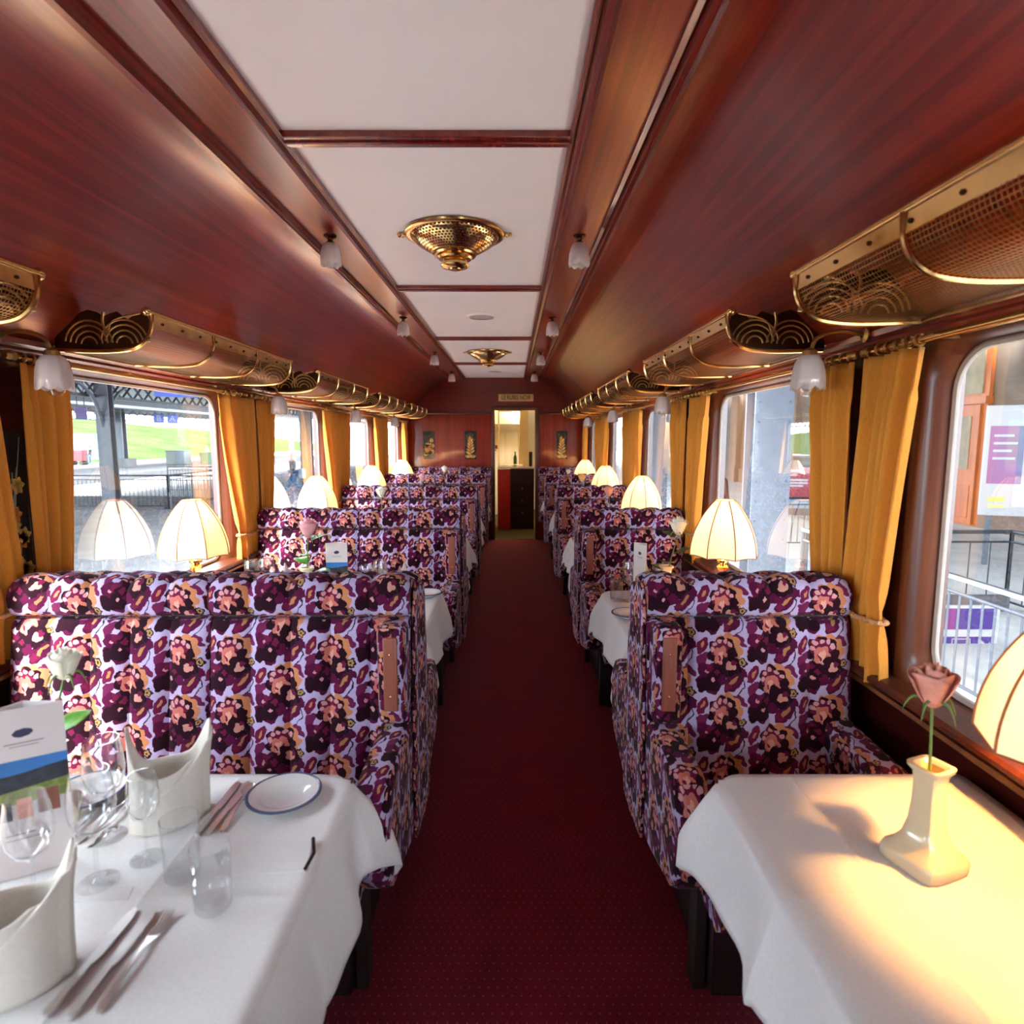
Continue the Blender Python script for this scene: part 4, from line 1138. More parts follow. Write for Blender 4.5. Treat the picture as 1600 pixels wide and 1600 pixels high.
def napkin(label, loc, rz, sc=1, seed=1, form=0):
    """stiff napkin folded to a standing cone with two peaks and a diagonal lap"""
    m = MB()
    def fn(a, b):
        an = a * 2 * PI * 1.28
        r_ = .066 - .0085 * a
        pk = .085 * math.exp(-((an - .45) / .42) ** 2) + .10 * math.exp(-((an - 3.3) / .55) ** 2) + .03 * math.exp(-((an - 6.3) / .8) ** 2)
        lap = .085 * min(1, max(0, (7.9 - an) / 2.2)) if an > 5.6 else .085
        top = .028 + lap + pk
        z = top * b
        rr_ = r_ * (1 + .10 * sin(2 * an + .5) * (1 - b * .4)) * (1 - .10 * b + .10 * b * b)
        x, y = rr_ * cos(an), rr_ * .82 * sin(an)
        if an < 1.2: x += .020 * b ** 3 * math.exp(-((an - .45) / .5) ** 2)
        return (x, y, z)
    m.grid(fn, 72, 14)
    def flap(a, b):                                        # diagonal lap over the front
        an = -2.7 + 3.35 * a; top = .045 + .150 * a ** 1.25 - .02 * math.exp(-((a - 1) / .05) ** 2)
        x, y, z = fn(((an % (2 * PI)) / (2 * PI * 1.28)), .001)
        k_ = 1.075 + .05 * b * (a ** 2) - .06 * b * (1 - a)
        return (x * k_ + .012 * a * b ** 3, y * k_, top * b)
    m.grid(flap, 40, 12)
    o = m.build('napkin', 'napkin', solid=.0035, ang=60); o.location = loc; o.rotation_euler = (0, 0, rz); o.scale = (sc, sc, sc)
    return tag(o, label, 'napkin', 'folded standing napkins')
def menu(label, loc, rz, w=.115, h=.335, prints=True):
    """three-sided standing menu card"""
    r = thing('menu_card', label, 'menu card', loc, 'standing menu cards', rz)
    d = .040
    m = MB()
    m.prism([(-w / 2, 0), (w / 2, 0), (w / 2, .0012), (-w / 2, .0012)], 'z', 0, h)
    m.build('front_leaf', 'card', r, smooth=False)
    m = MB(); m.prism([(-w / 2, .0012), (0 - .0012, d), (.0012, d), (-w / 2 + .0015, .0012)], 'z', 0, h); m.prism([(w / 2, .0012), (.0012, d), (-.0012, d), (w / 2 - .0015, .0012)], 'z', 0, h)
    m.build('back_leaf', 'paper', r, smooth=False)
    fr_ = [(x * w, h * z) for x, z in ((-.12, .855), (-.07, .875), (.03, .882), (.11, .872), (.13, .855), (.08, .838), (-.02, .830), (-.09, .838))]
    MB().prism(fr_, 'y', -.0006, 0).build('emblem', 'navy', r, smooth=False)
    m = MB(); m.box(-.22 * w, .24 * w, -.0005, 0, h * .795, h * .801); m.box(-.16 * w, .18 * w, -.0005, 0, h * .778, h * .782)
    m.build('emblem_line', 'ink', r, smooth=False)
    if prints:
        MB().box(-w / 2, w / 2, -.0005, 0, h * .57, h * .70).build('photo_sky', 'photo_sky', r, smooth=False)
        MB().prism([(-w / 2, h * .50), (w / 2, h * .50), (w / 2, h * .645), (w * .25, h * .635), (0, h * .62), (-w * .25, h * .615), (-w / 2, h * .625)], 'y', -.0009, -.0004).build('photo_hills', 'navy_hills', r, smooth=False)
        MB().prism([(-w / 2, h * .44), (w / 2, h * .44), (w / 2, h * .55), (-w / 2, h * .51)], 'y', -.0012, -.0006).build('photo_meadow', 'photo_meadow', r, smooth=False)
        MB().box(-w * .42, -w * .20, -.0014, 0, h * .35, h * .46).build('small_photo', 'cabinet_grey', r, smooth=False)
        MB().box(-w * .14, w * .04, -.0014, 0, h * .35, h * .47).build('small_photo', 'rose_orange', r, smooth=False)
        MB().box(w * .10, w * .36, -.0014, 0, h * .36, h * .50).build('small_photo', 'plate_wood', r, smooth=False)
        m = MB(); m.box(-.30 * w, .05 * w, -.0005, 0, h * .255, h * .263); m.box(-.30 * w, .22 * w, -.0005, 0, h * .225, h * .231)
        m.build('printed_line', 'ink', r, smooth=False)
    return r
MAT['photo_sky'] = flat('blue photo sky', (.04, .20, .55), .5, var=.25, scale=12)
MAT['navy_hills'] = flat('dark photo hills', (.03, .035, .05), .5, var=.5, scale=60)
MAT['photo_meadow'] = flat('green photo meadow', (.22, .27, .06), .5, var=.4, scale=60)
# nearest left table
plate('white side plate with blue rim at the aisle corner of the nearest left table', (-.549, 1.374, VT))
plate('white side plate on the nearest left table, half hidden behind the glasses by the window', (-1.03, 1.385, VT))
napkin('cream napkin folded standing beside the side plate, nearest left table', (-.785, 1.30, VT), .30, 1.10)
napkin('cream standing napkin at the bottom left corner of the photo', (-.80, .875, VT), .15, 1.12, 2)
menu('tall standing menu card with mountain photo on the nearest left table', (-.955, 1.125, VT), .55, .135, .345)
glass_of('wine', 'wine glass right of the menu card, nearest left table', (-.81, 1.095, VT), 1.08)
glass_of('wine', 'wine glass standing in front of the menu card, nearest left table', (-.885, 1.035, VT), 1.02)
glass_of('wine', 'wine glass just left of the standing cream napkin, nearest left table', (-.880, 1.235, VT), 1.05)
glass_of('flute', 'small stemmed glass in front of the standing napkin, nearest left table', (-.755, 1.165, VT), 1.0)
glass_of('tumbler', 'clear tumbler behind the front tumbler, nearest left table', (-.655, 1.115, VT), 1.0)
glass_of('tumbler', 'clear front tumbler nearest the aisle and camera, nearest left table', (-.555, 1.035, VT), 1.0)
cutlery('knife', 'left one of three knives pointing away, front edge of nearest left table', (-.700, .815, VT), -.03)
cutlery('knife', 'middle one of three knives pointing away, front edge of nearest left table', (-.662, .812, VT), -.02)
cutlery('fork', 'fork beside the three knives, toward the aisle, nearest left table', (-.626, .822, VT), .0)
cutlery('knife', 'knife between the side plate and the standing napkin, left one of three', (-.690, 1.235, VT), .0)
cutlery('knife', 'knife between the side plate and the standing napkin, middle one of three', (-.665, 1.235, VT), -.0)
cutlery('spoon', 'spoon lying against the side plate at the aisle corner', (-.642, 1.250, VT), .03)
cutlery('fork', 'fork left of the far standing napkin, nearer the window', (-.935, 1.21, VT), .0)
cutlery('fork', 'fork left of the far standing napkin, nearer the napkin', (-.905, 1.20, VT), .0)
cutlery('spoon', 'spoon lying behind the wine glasses by the menu card', (-.965, 1.20, VT), .02)
def paper(label, pts, z, dark=True):
    m = MB(); m.prism(pts, 'z', z, z + .0012)
    r = m.build('place_card', 'paper', smooth=False)
    return tag(r, label, 'card', 'white cards on the nearest left table')
paper('white card lying in front of the side plate, nearest left table', [(-.593, 1.222), (-.430, 1.222), (-.416, 1.128), (-.585, 1.112)], VT)
pp = MB(); pp.tube([(-.430, 1.222, VT + .006), (-.414, 1.176, VT + .005), (-.416, 1.128, VT + .006)], .004, 6)  # dark bar added for the folded dark end of the card
tag(pp.build('place_card_dark_fold', 'bronze'), 'dark folded aisle end of the white card', 'card fold')
paper('white card lying in front of the wine glasses, nearest left table', [(-.845, 1.085), (-.735, 1.085), (-.725, 1.050), (-.845, 1.045)], VT)
# second left table
glass_of('wine', 'left one of two glasses on the second left table by the window curtain', (-1.385, 3.18, VT), 1.05)
glass_of('wine', 'right one of two glasses on the second left table by the window curtain', (-1.315, 3.20, VT), 1.08)
napkin('cream standing napkin left of the vase, second left table', (-1.15, 3.22, VT), 2.6, 1.0, 3)
napkin('cream standing napkin right of the menu card, second left table', (-.63, 3.20, VT), 2.6, 1.0, 4)
glass_of('wine', 'left one of the two glasses right of the menu card, second left table', (-.755, 3.10, VT), 1.0)
glass_of('wine', 'right one of the two glasses right of the menu card, second left table', (-.70, 3.17, VT), 1.05)
menu('tall standing menu card on the second left table, right of the pink rose', (-.90, 3.07, VT), .12, .108, .335)
plate('white side plate on the aisle corner of the second left table', (-.475, 3.30, VT))
# second right table
glass_of('tumbler', 'clear tumbler on the aisle corner of the second right table', (.56, 3.19, VT), 1.0)
glass_of('wine', 'stemmed glass behind the menu card, second right table', (.625, 3.18, VT), 1.0)
menu('standing menu card seen edge on, second right table', (.650, 3.045, VT), -1.22, .115, .335, False)
plate('white side plate at the front of the second right table', (.575, 2.90, VT))
napkin('cream standing napkin between menu card and rose, second right table', (.765, 3.22, VT), .4, 1.0, 5)
# third and fourth right tables
glass_of('tumbler', 'clear tumbler on the aisle corner of the third right table', (.545, 5.13, VT), 1.0)
glass_of('tumbler', 'clear tumbler on the aisle corner of the fourth right table', (.545, 7.05, VT), 1.0)
# ================================================================== THE STATION OUTSIDE
PZ = -.75
struct(MB().box(-6.4, XL - .35, -12, 70, -1.40, -1.30), 'ground_left_track', 'ballast')
struct(MB().box(XR + .28, 13, -12, 70, -1.0, PZ), 'ground_right_platform', 'pale_paving')
for nm, x0, x1, mt in (('ground_left_platform', -21.5, -6.4, 'pale_ground'), ('ground_far_platform', -43, -27, 'concrete')):
    struct(MB().box(x0, x1, -12, 90, -1.5, PZ), nm, mt)
struct(MB().box(-27, -21.5, -12, 90, -1.45, -1.25), 'ground_far_track', 'ballast')
hl = MB(); rr = random.Random(3)
hl.grid(lambda a, b: (-43 - 55 * a, -20 + 170 * b, -.8 + 6.2 * min(1, a * 1.4) ** .8 + 1.2 * sin(b * 9 + a * 3) * a), 16, 24)
struct(hl, 'ground_hill', 'grass')
def rails(nm, x, z, y0, y1, lb):
    r = thing('railway_track', lb, 'track', (x, 0, z), 'railway tracks')
    for e in (-.72, .72): MB().box(e - .035, e + .035, y0, y1, .10, .24).build('rail', 'chrome', r, smooth=False)
    m = MB()
    for k in range(int((y1 - y0) / .65)): m.box(-1.2, 1.2, y0 + k * .65, y0 + k * .65 + .24, 0, .12)
    o = m.build('sleeper_bed', 'bark', r, smooth=False); o['kind'] = 'stuff'
rails('a', -4.3, -1.30, -6, 60, 'railway track beside the train, below the left windows')
rails('b', -24.2, -1.25, 10, 85, 'railway track between the two left platforms')
def railing(label, pts, z0, h, step, mat='iron', n_mid=1, post=1.6, barr=.011):
    """fence of upright bars: each straight run its own panel part"""
    r = thing('railing', label, 'railing', (pts[0][0], pts[0][1], z0), 'platform railings')
    for (x0, y0), (x1, y1) in zip(pts, pts[1:]):
        a = Vector((x0 - pts[0][0], y0 - pts[0][1], 0)); b = Vector((x1 - pts[0][0], y1 - pts[0][1], 0)); L = (b - a).length
        up = lambda z: Vector((0, 0, z))
        MB().tube([a + up(h), b + up(h)], .028, 8).build('handrail', 'chrome' if mat == 'iron_light' else mat, r)
        m = MB(); m.tube([a + up(h - .14), b + up(h - .14)], .016, 6); m.tube([a + up(.12), b + up(.12)], .016, 6)
        m.build('cross_rail', mat, r)
        m = MB(); n = int(L / step)
        for k in range(1, n):
            p = a.lerp(b, k / n); m.tube([p + up(.12), p + up(h - .14)], barr, 4)
        m.build('bars', mat, r)['kind'] = 'stuff'
        for k in range(int(L / post) + 1):
            p = a.lerp(b, k / max(1, int(L / post))); MB().tube([p, p + up(h)], .026, 6).build('post', mat, r)
    return r
railing('dark railing of a stair opening across the left platform, nearest the train', [(-15.6, 20.6), (-11.7, 20.6), (-11.7, 27)], PZ, 1.15, .14)
railing('dark railing along the far edge of the stair opening, left platform', [(-15.4, 27.2), (-11.9, 27.2)], PZ, 1.15, .13)
railing('light grey railing right of the stair opening, near left platform', [(-11.5, 20.4), (-9.2, 20.4)], PZ, 1.15, .14, 'iron_light')
rp = MB(); rp.prism([(20.7, PZ), (24.5, PZ), (24.5, PZ + .02), (20.7, PZ + .45)], 'x', -15.4, -11.9)
tag(rp.build('stair_parapet', 'concrete', smooth=False), 'low concrete parapet behind the left platform railing', 'parapet')
# canopies
def column(label, x, y, h, wdt, mat='iron_light', base=True):
    r = thing('canopy_column', label, 'column', (x, y, PZ), 'canopy columns')
    m = MB(); m.box(-wdt / 2, wdt / 2, -wdt * .35, -wdt * .27, .0, h); m.box(-wdt / 2, wdt / 2, wdt * .27, wdt * .35, 0, h); m.box(-wdt * .08, wdt * .08, -wdt * .3, wdt * .3, 0, h)
    m.build('shaft', mat, r, smooth=False)
    if base: MB().box(-wdt * .9, wdt * .9, -wdt * .9, wdt * .9, 0, .75).build('base', 'concrete', r, bev=.03)
    m = MB()
    for e in (-1, 1):
        m.tube(spline([(0, e * .1, h - 1.5), (0, e * .5, h - .6), (0, e * 1.3, h - .1)], 5), wdt * .13, 6)
    m.build('bracket', mat, r)
    rv = MB()
    for k in range(int(h / .25)):
        for e in (-1, 1): rv.sphere((e * wdt * .40, -wdt * .36, .1 + k * .25), .016, 6, 4)
    rv.build('rivets', mat, r)['kind'] = 'stuff'
    return r
column('grey steel canopy column on the near left platform behind the railing', -12.7, 19.2, 4.25, .42, base=False)
column('grey canopy column on the left platform in the second window', -9.4, 28.0, 4.25, .50, base=False)
column('grey canopy column with concrete base on the far platform', -33.0, 51.5, 4.9, .9)
column('grey canopy column far along the far platform, near the window edge', -33.0, 70, 4.9, .9)
def lattice(label, x, y0, y1, z0, z1, step):
    r = thing('lattice_girder', label, 'girder', (x, y0, z0), 'canopy lattice girders')
    L, H = y1 - y0, z1 - z0
    MB().box(-.06, .06, 0, L, -.05, .05).build('lower_chord', 'iron', r, smooth=False)
    MB().box(-.06, .06, 0, L, H - .05, H + .05).build('upper_chord', 'iron', r, smooth=False)
    m = MB(); n = int(L / step)
    for k in range(n):
        a, b = k * step, (k + 1) * step
        m.tube([(0, a, 0), (0, b, H)], .045, 4); m.tube([(0, a, H), (0, b, 0)], .045, 4)
    m.build('lattice_bars', 'iron', r)['kind'] = 'stuff'
lattice('dark lattice girder under the far platform canopy', -33, 36, 80, 3.15, 4.1, 1.1)
lattice('dark lattice girder under the near left canopy', -12.9, 12, 60, 2.95, 3.45, .6)
def canopy(label, x0, x1, y0, y1, z):
    r = thing('platform_canopy', label, 'canopy', ((x0 + x1) / 2, y0, z), 'platform canopies')
    hw = (x1 - x0) / 2
    MB().prism([(-hw, .0), (0, .35), (hw, .0), (hw, .08), (0, .45), (-hw, .08)], 'y', 0, y1 - y0).build('roof_boards', 'canopy', r, smooth=False)
    m = MB(); m.box(hw - .06, hw, 0, y1 - y0, -.25, .1); m.build('fascia', 'iron_light', r, smooth=False)
    m = MB(); m.box(-hw, -hw + .06, 0, y1 - y0, -.25, .1); m.build('fascia', 'iron_light', r, smooth=False)
canopy('grey boarded canopy over the near left platform', -19.0, -5.6, -6, 56, 3.52)  # real canopy, but its unseen train-side edge is extended to block daylight
canopy('grey boarded canopy over the far platform', -37, -29, 34, 85, 4.2)
def board(label, x, y, z, w_, h_, mat, txt, size, rz=0, cat='sign', name='platform_sign', top=3.6):
    r = thing(name, label, cat, (x, y, z), None, rz)
    MB().box(-w_ / 2, w_ / 2, -.04, .04, -h_ / 2, h_ / 2).build('panel', mat, r)
    if txt: text_mesh('lettering', txt, size, 'sign_white', r, (0, -.045, 0))
    for e in (-.3, .3): MB().tube([(e * w_, 0, h_ / 2), (e * w_, 0, top - z)], .02, 6).build('hanger', 'iron', r)
    return r
board('blue sign with letter B hanging under the far canopy', -31.6, 55, 3.45, .85, .75, 'blue', 'B', .7, .45, top=4.45)
board('blue sign with letter A hanging beside the B sign', -30.6, 55.4, 3.45, .85, .75, 'blue', 'A', .7, .45, top=4.36)
board('blue sign with letter B under the near left canopy', -9.5, 17.5, 3.02, 1.1, .42, 'blue', 'B', .40, .45, top=3.72)
board('violet sign hanging at the left of the first left window', -14.7, 21, 2.50, .34, .42, 'purple', '', .3, .5, top=3.82)
# platform furniture
cbx = thing('switch_cabinet', 'grey green switch cabinet on the far platform', 'cabinet', (-30.6, 56, PZ))
MB().box(-.85, .85, -.6, .6, .08, 1.3).build('body', 'cabinet_grey', cbx, bev=.03)
MB().box(.05, .80, -.62, -.60, .15, 1.22).build('door', 'iron_light', cbx); MB().box(-.9, .9, -.65, .65, 1.3, 1.36).build('lid', 'cabinet_grey', cbx)
gb = thing('rubbish_skip', 'pale green bin on the far platform right of the cabinet', 'bin', (-28.2, 57.5, PZ))
MB().prism([(-.8, 0), (.8, 0), (1.0, 1.1), (-1.0, 1.1)], 'y', -.6, .6).build('body', 'skip_green', gb, bev=.02); MB().box(-1.05, 1.05, -.65, .65, 1.1, 1.16).build('rim', 'skip_green', gb)
tr = thing('trolley', 'red luggage trolley beside the standing man on the far platform', 'trolley', (-40.2, 56.5, PZ))
MB().box(-.7, .7, -.4, .4, .35, 1.4).build('body', 'red', tr, bev=.05)
for e in (-.5, .5): MB().tube([(e, -.42, .17), (e, .42, .17)], .17, 12).build('wheel', 'black', tr)
hb = thing('hoarding', 'light blue hoarding behind the standing man', 'hoarding', (-41.5, 60, PZ))
MB().box(-2.6, 2.6, 0, .1, .4, 2.9).build('panel', 'sky_blue', hb)
for e in (-2.3, 2.3): MB().box(e - .06, e + .06, -.02, .12, 0, 2.9).build('post', 'iron_light', hb)
# bare trees on the left
def bare_tree(label, x, y, h, seed):
    rr = random.Random(seed); r = thing('bare_tree', label, 'tree', (x, y, PZ - .2), 'bare trees beyond the platforms')
    m = MB()
    def branch(p, d, ln, rad, dep):
        q = p + d * ln; m.tube([p, p.lerp(q, .5) + Vector((rr.uniform(-.05, .05) * ln, rr.uniform(-.05, .05) * ln, 0)), q], [rad, rad * .85, rad * .7], 5)
        if dep:
            for k in range(3 if dep > 1 else 4):
                nd = (d + Vector((rr.uniform(-.8, .8), rr.uniform(-.8, .8), rr.uniform(-.1, .5)))).normalized(); branch(q, nd, ln * rr.uniform(.6, .8), rad * .6, dep - 1)
    branch(Vector((0, 0, 0)), Vector((0, 0, 1)), h * .34, h * .028, 4)
    m.build('trunk_and_branches', 'bark', r)
bare_tree('bare grey tree behind the far platform in the second left window', -22.4, 62.5, 11, 4)
bare_tree('bare grey tree on the grass bank in the first left window', -46, 62, 9, 9)
bare_tree('bare grey tree far along the tracks in the third left window', -22.5, 72, 12, 12)
# ---- people
def person(label, loc, rz, h, top, legs, hair='hair_grey', stride=0, hold=None, lean=0, cat='person'):
    r = thing('person', label, cat, loc, None, rz)
    k = h / 1.75
    J = dict(pel=(0, 0, .95), sp=(0, -.01 - lean * .4, 1.18), ch=(0, -.02 - lean, 1.40), nk=(0, -.02 - lean, 1.50), hd=(0, -.04 - lean, 1.60), ht=(0, -.03 - lean, 1.70),
             hl=(-.095, 0, .92), kl=(-.10, -.10 * stride - .02, .50), al=(-.10, -.42 * stride + .0, .10 if stride <= 0 else .08), tl=(-.11, -.42 * stride - .16, .045),
             hr=(.095, 0, .92), kr=(.10, .04 * stride - .03, .50), ar=(.10, .46 * stride, .12), tr=(.11, .40 * stride - .14, .05),
             sl=(-.19, -.02 - lean, 1.40), el=(-.25, .10 * stride - lean * .5, 1.13), wl=(-.24, -.02 + .12 * stride - .08, .90), fl=(-.235, -.04 + .12 * stride - .10, .80),
             sr=(.19, -.02 - lean, 1.40), er=(.25, -.04 * stride - lean * .5, 1.13), wr=(.24, -.10 - .12 * stride, .90), fr=(.235, -.12 - .14 * stride, .80))
    def skin(name, chain, rad, mat, root):
        names = []; 
        for c in chain:
            for j in c:
                if j not in names: names.append(j)
        me = bpy.data.meshes.new(name)
        me.from_pydata([Vector(J[j]) * k for j in names], [(names.index(a), names.index(b)) for c in chain for a, b in zip(c, c[1:])], [])
        o = bpy.data.objects.new(name, me); C.objects.link(o); o.parent = r
        o.modifiers.new('skin', 'SKIN'); sv = me.skin_vertices[0].data
        for i, j in enumerate(names):
            q = rad.get(j, .05) * k; sv[i].radius = (q, q); sv[i].use_root = (j == root)
        s = o.modifiers.new('sub', 'SUBSURF'); s.levels = 1; s.render_levels = 1
        dg = bpy.context.evaluated_depsgraph_get(); bpy.context.view_layer.update()
        m2 = bpy.data.meshes.new_from_object(o.evaluated_get(bpy.context.evaluated_depsgraph_get()))
        o.modifiers.clear(); o.data = m2; m2.materials.clear(); m2.materials.append(MAT[mat])
        for p in m2.polygons: p.use_smooth = True
        return o
    R = dict(pel=.14, sp=.13, ch=.14, nk=.055, hd=.085, ht=.08, hl=.09, kl=.06, al=.04, tl=.035, hr=.09, kr=.06, ar=.04, tr=.035, sl=.06, el=.045, wl=.032, fl=.03, sr=.06, er=.045, wr=.032, fr=.03)
    skin('body', [['pel', 'sp', 'ch', 'nk', 'hd', 'ht'], ['pel', 'hl', 'kl', 'al', 'tl'], ['pel', 'hr', 'kr', 'ar', 'tr'], ['ch', 'sl', 'el', 'wl', 'fl'], ['ch', 'sr', 'er', 'wr', 'fr']], R, 'skin', 'pel')
    R2 = {a: b + .022 for a, b in R.items()}; R2.update(wl=.05, wr=.05)
    skin('jacket', [['pel', 'sp', 'ch'], ['ch', 'sl', 'el', 'wl'], ['ch', 'sr', 'er', 'wr']], R2, top, 'pel')
    R3 = {a: b + .016 for a, b in R.items()}
    skin('trousers', [['pel', 'hl', 'kl', 'al'], ['pel', 'hr', 'kr', 'ar']], R3, legs, 'pel')
    for e in 'lr':
        a, t_ = Vector(J['a' + e]) * k, Vector(J['t' + e]) * k
        m = MB(); m.tube([a + Vector((0, .07, -.06)), (a + t_) / 2 + Vector((0, 0, -.02)), t_ + Vector((0, -.05, -.01))], [.045 * k, .05 * k, .035 * k], 8); m.build('shoe', 'black', r)
    m = MB(); hd_ = Vector(J['hd']) * k; m.sphere(hd_ + Vector((0, .022, .065)), .098 * k, 12, 8, .92); m.build('hair', hair, r)
    return r
man = person('man in a dark blue jacket and jeans walking past the second left window', (-9.35, 26.0, PZ), -.9, 1.78, 'jacket_blue', 'jeans', stride=1)
bgm = MB(); bgm.box(-.22, .22, -.09, .09, 0, .42); bo = bgm.build('shoulder_bag', 'bag', bev=.05); bo.location = (-8.92, 25.85, PZ + .72); bo.rotation_euler = (0, 0, -.9)
tag(bo, 'pale blue grey bag carried by the man walking past the second left window', 'bag')
person('man in a black jacket standing by the red trolley on the far platform', (-38.8, 56, PZ), 1.9, 1.78, 'jacket_black', 'jeans', hair='jacket_black', lean=.12)
person('person in a tan coat beside the green bin on the far platform', (-29.6, 59.2, PZ), 1.2, 1.72, 'coat_tan', 'coat_tan', stride=.5)
person('person in a brown jacket and blue jeans standing on the right platform', (4.75, 14.1, PZ), 2.2, 1.80, 'jacket_brown', 'jeans', hair='hair_grey')

# ---- right: station building, stairwell railings, posters
bd = MB()
BX = 12.75
bd.box(BX, BX + .4, -12, 60, PZ - .1, 9)
struct(bd, 'wall_station', 'stone', smooth=False)
struct(MB().box(BX - .12, BX + .05, -12, 60, PZ, PZ + .75), 'baseboard_station', 'stone_pink', smooth=False)
def station_door(label, y):
    r = thing('station_door', label, 'door', (BX - .02, y, PZ), 'station doors')
    MB().box(-.10, 0, -1.15, 1.15, 0, 4.9).build('frame', 'door_wood', r, smooth=False)
    for e in (-1, 1):
        a, b = sorted((e * .03, e * .98))
        lf = MB().box(-.17, -.10, a, b, .05, 3.3).build('leaf', 'door_wood', r, smooth=False)
        MB().box(-.185, -.165, a + .27, b - .27, 1.55, 3.0).build('glass_panel', 'shop_cream', lf, smooth=False)
        m = MB(); m.box(-.19, -.165, a + .14, b - .14, .22, 1.12); m.build('lower_panel', 'door_wood', lf, bev=.03, smooth=False)
        MB().tube([(-.20, e * .09, 1.15), (-.24, e * .09, 1.15), (-.24, e * .09, 1.40), (-.20, e * .09, 1.40)], .014, 6).build('handle', 'brass', lf)
    for e in (-1, 1):
        a, b = sorted((e * .06, e * .95)); MB().box(-.14, -.10, a, b, 3.6, 4.75).build('transom_pane', 'shop_cream', r, smooth=False)
    MB().box(-.22, 0, -1.2, 1.2, 3.32, 3.52).build('transom_bar', 'door_wood', r, smooth=False)
    return r
d0 = station_door('orange brown double door of the station, in the nearest right window', 17.5)
dup(d0, 'orange brown station door farther along the right platform', (BX - .02, 38.5, PZ))
def pilaster(label, y):
    r = thing('stone_pilaster', label, 'pilaster', (BX, y, PZ), 'station pilasters')
    MB().box(-.28, .02, -.45, .45, 0, 8.6).build('shaft', 'stone_pink', r, smooth=False); MB().box(-.36, .02, -.55, .55, 0, .9).build('base', 'stone_pink', r, smooth=False)
    return r
p0 = None
for y, lb in ((14.6, 'before the near station door'), (20.6, 'just past the near station door'), (27.5, 'between the shop windows'), (34.5, 'beyond the cream shop window'), (43, 'far along the station wall')):
    lb = 'pinkish stone pilaster ' + lb
    if p0 is None: p0 = pilaster(lb, y)
    else: dup(p0, lb, (BX, y, PZ))
def shop_window(label, y, pane_):
    r = thing('station_window', label, 'window', (BX - .01, y, PZ), 'station windows')
    MB().box(-.10, 0, -1.5, 1.5, .8, 4.4).build('frame', 'stone_pink', r, smooth=False)
    MB().box(-.13, -.10, -1.35, 1.35, .95, 4.25).build('pane', pane_, r, smooth=False)
    m = MB(); m.box(-.16, -.12, -.04, .04, .95, 4.25); m.box(-.16, -.12, -1.35, 1.35, 3.1, 3.18); m.build('glazing_bar', 'iron', r, smooth=False)
    return r
shop_window('cream station window between the two near pilasters', 24.0, 'shop_cream'); shop_window('dark station window beyond the second pilaster', 31.0, 'shop_glass'); shop_window('cream station window far along the wall', 47.5, 'shop_cream')
shop_window('dim station window nearest the train front', 11.8, 'shop_glass')
canopy('grey boarded canopy over the right platform', 2.0, 12.3, -8, 60, 4.6)  # roof edge carried toward the train to keep daylight off the right side
r0 = column('blue grey riveted steel column in the second right window', 3.30, 7.9, 5.6, .48, base=False)
column('grey steel column far along the right platform', 3.6, 15.2, 5.6, .48, base=False)
railing('silver railing parallel to the train outside the nearest right window', [(4.02, 3.3), (4.02, 8.3)], PZ + .06, 1.08, .135, 'iron_light', post=1.25, barr=.013)
railing('dark railing across the head of the underpass stairs, right platform', [(4.1, 8.35), (6.95, 8.35), (6.95, 3.5)], PZ, 1.10, .26, 'iron', post=2.6)
railing('dark railing far along the right platform behind the steel column', [(5.6, 13.2), (8.4, 13.2), (8.4, 22)], PZ, 1.10, .13, 'iron', post=2.6)
# the stairwell is an opening shown by its lit end wall with direction signs
sw = thing('stair_lintel', 'pale concrete lintel over the underpass stairs with orange wall below', 'lintel', (5.5, 8.22, PZ))
MB().box(-1.4, 1.4, 0, .1, -.02, .22).build('beam', 'concrete', sw); MB().box(-1.4, .9, .02, .1, .0, .05).build('edge', 'concrete', sw)
sg = thing('direction_sign', 'purple station direction sign with two rows and white borders, right platform', 'sign', (5.07, 6.9, -.60))
MB().box(-.62, .62, 0, .04, -.36, .30).build('backing', 'sign_white', sg, smooth=False)
MB().box(-.60, .58, -.006, 0, .02, .27).build('upper_panel', 'purple', sg, smooth=False)
MB().box(-.60, .58, -.006, 0, -.32, -.07).build('lower_panel', 'purple', sg, smooth=False)
MB().box(-.44, .10, -.008, -.006, .02, .27).build('magenta_field', 'magenta', sg, smooth=False)
MB().box(-.40, -.26, -.008, -.006, -.32, -.07).build('magenta_field', 'magenta', sg, smooth=False)
text_mesh('lettering', 'berg', .10, 'sign_white', sg, (-.49, -.011, .075)); text_mesh('lettering', 'toseum', .10, 'sign_white', sg, (-.42, -.011, -.26))
m = MB(); m.box(-.20, .0, -.012, -.008, -.26, -.21); m.prism([(-.20, -.20), (.0, -.20), (.0, -.17), (-.08, -.13), (-.18, -.13)], 'y', -.012, -.008); m.build('boat_symbol', 'sign_white', sg, smooth=False)
m = MB()
for a in ((.08, .30, -.30, -.29), (.08, .30, -.10, -.09), (.08, .09, -.30, -.09), (.29, .30, -.30, -.09)): m.box(a[0], a[1], -.010, -.006, a[2], a[3])
m.prism([(.13, -.26), (.22, -.26), (.22, -.22), (.17, -.20), (.13, -.22)], 'y', -.010, -.006)
m.build('lift_symbol', 'sign_white', sg, smooth=False)
m = MB(); m.prism([(.53, -.27), (.53, -.13), (.49, -.17), (.43, -.11), (.40, -.14), (.46, -.20), (.40, -.27)], 'y', -.010, -.006); m.build('arrow_symbol', 'sign_white', sg, smooth=False)
for e in (-.5, .5): MB().tube([(e, .06, -.36), (e, .06, -.152)], .02, 6)
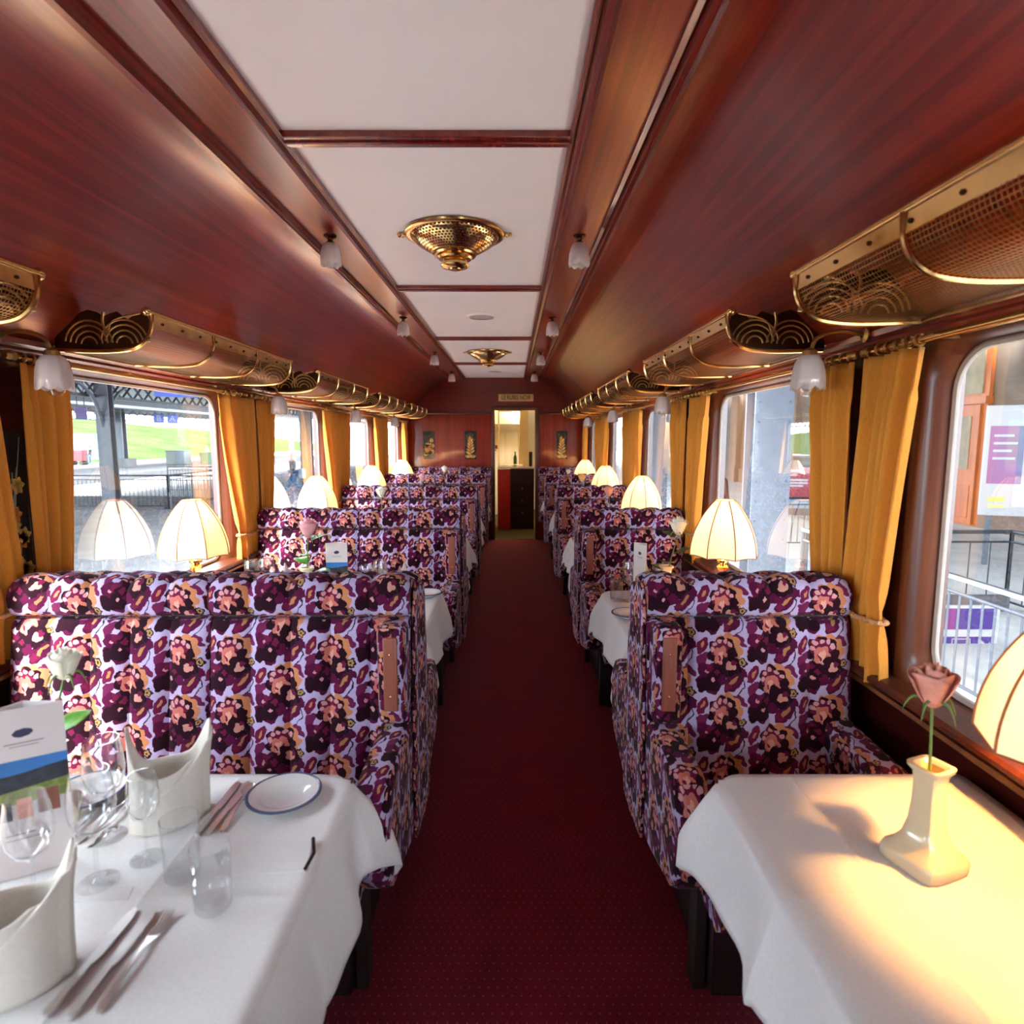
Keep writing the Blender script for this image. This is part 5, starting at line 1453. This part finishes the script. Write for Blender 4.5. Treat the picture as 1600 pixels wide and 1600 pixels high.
ow = thing('underpass_wall', 'orange wall panel under the purple direction sign', 'wall panel', (5.25, 7.05, PZ))
MB().box(-.35, .35, 0, .08, 0, -.0 + .12).build('panel', 'orange_wall', ow)
# white information board with purple poster
ib = thing('information_board', 'white information board with purple poster outside the nearest right window', 'information board', (9.42, 11.2, PZ), None, -.42)
MB().box(-.62, 1.5, 0, .10, .95, 3.0).build('board', 'sign_white', ib, bev=.01)
MB().box(-.55, -.12, -.008, 0, 1.55, 2.62).build('poster', 'magenta', ib, smooth=False); 
MB().box(-.12, -.03, -.010, 0, 1.55, 2.62).build('poster_edge', 'purple', ib, smooth=False)
m = MB()
for k, (a, b) in enumerate(((.30, 2.42), (.36, 2.28), (.28, 2.14), (.34, 2.0))): m.box(-.49, -.49 + a, -.013, -.008, b, b + .045)
m.build('poster_text', 'sign_white', ib, smooth=False)
MB().box(-.50, -.25, -.010, 0, 1.22, 1.30).build('ticket_symbol', 'leaf_yellow', ib); MB().box(-.50, -.25, -.010, 0, 1.10, 1.16).build('yellow_strip', 'inlay_yellow', ib)
MB().box(.55, .85, -.010, 0, 2.70, 2.98).build('blue_label', 'blue', ib)
for e in (-.45, .45, 1.3): MB().box(e - .04, e + .04, .02, .08, 0, .95).build('leg', 'iron_light', ib)
rb = thing('red_poster_stand', 'red advertising poster stand beside the riveted column', 'poster stand', (6.85, 14.6, PZ), None, -.3)
MB().box(-.55, .55, 0, .10, .55, 1.75).build('frame', 'iron', rb); MB().box(-.45, .5, -.01, 0, .85, 1.70).build('poster', 'red', rb, smooth=False)
m = MB()
for k, (a, b) in enumerate(((.42, 1.60), (.36, 1.50), (.6, 1.38), (.6, 1.31), (.5, 1.24))): m.box(-.36, -.36 + a, -.014, -.01, b, b + .045)
m.build('poster_text', 'sign_white', rb, smooth=False)
MB().box(-.45, .5, -.012, 0, .72, .98).build('poster_picture', 'sky_blue', rb, smooth=False)
for e in (-.5, .5): MB().box(e - .03, e + .03, .02, .08, 0, .55).build('leg', 'iron', rb)
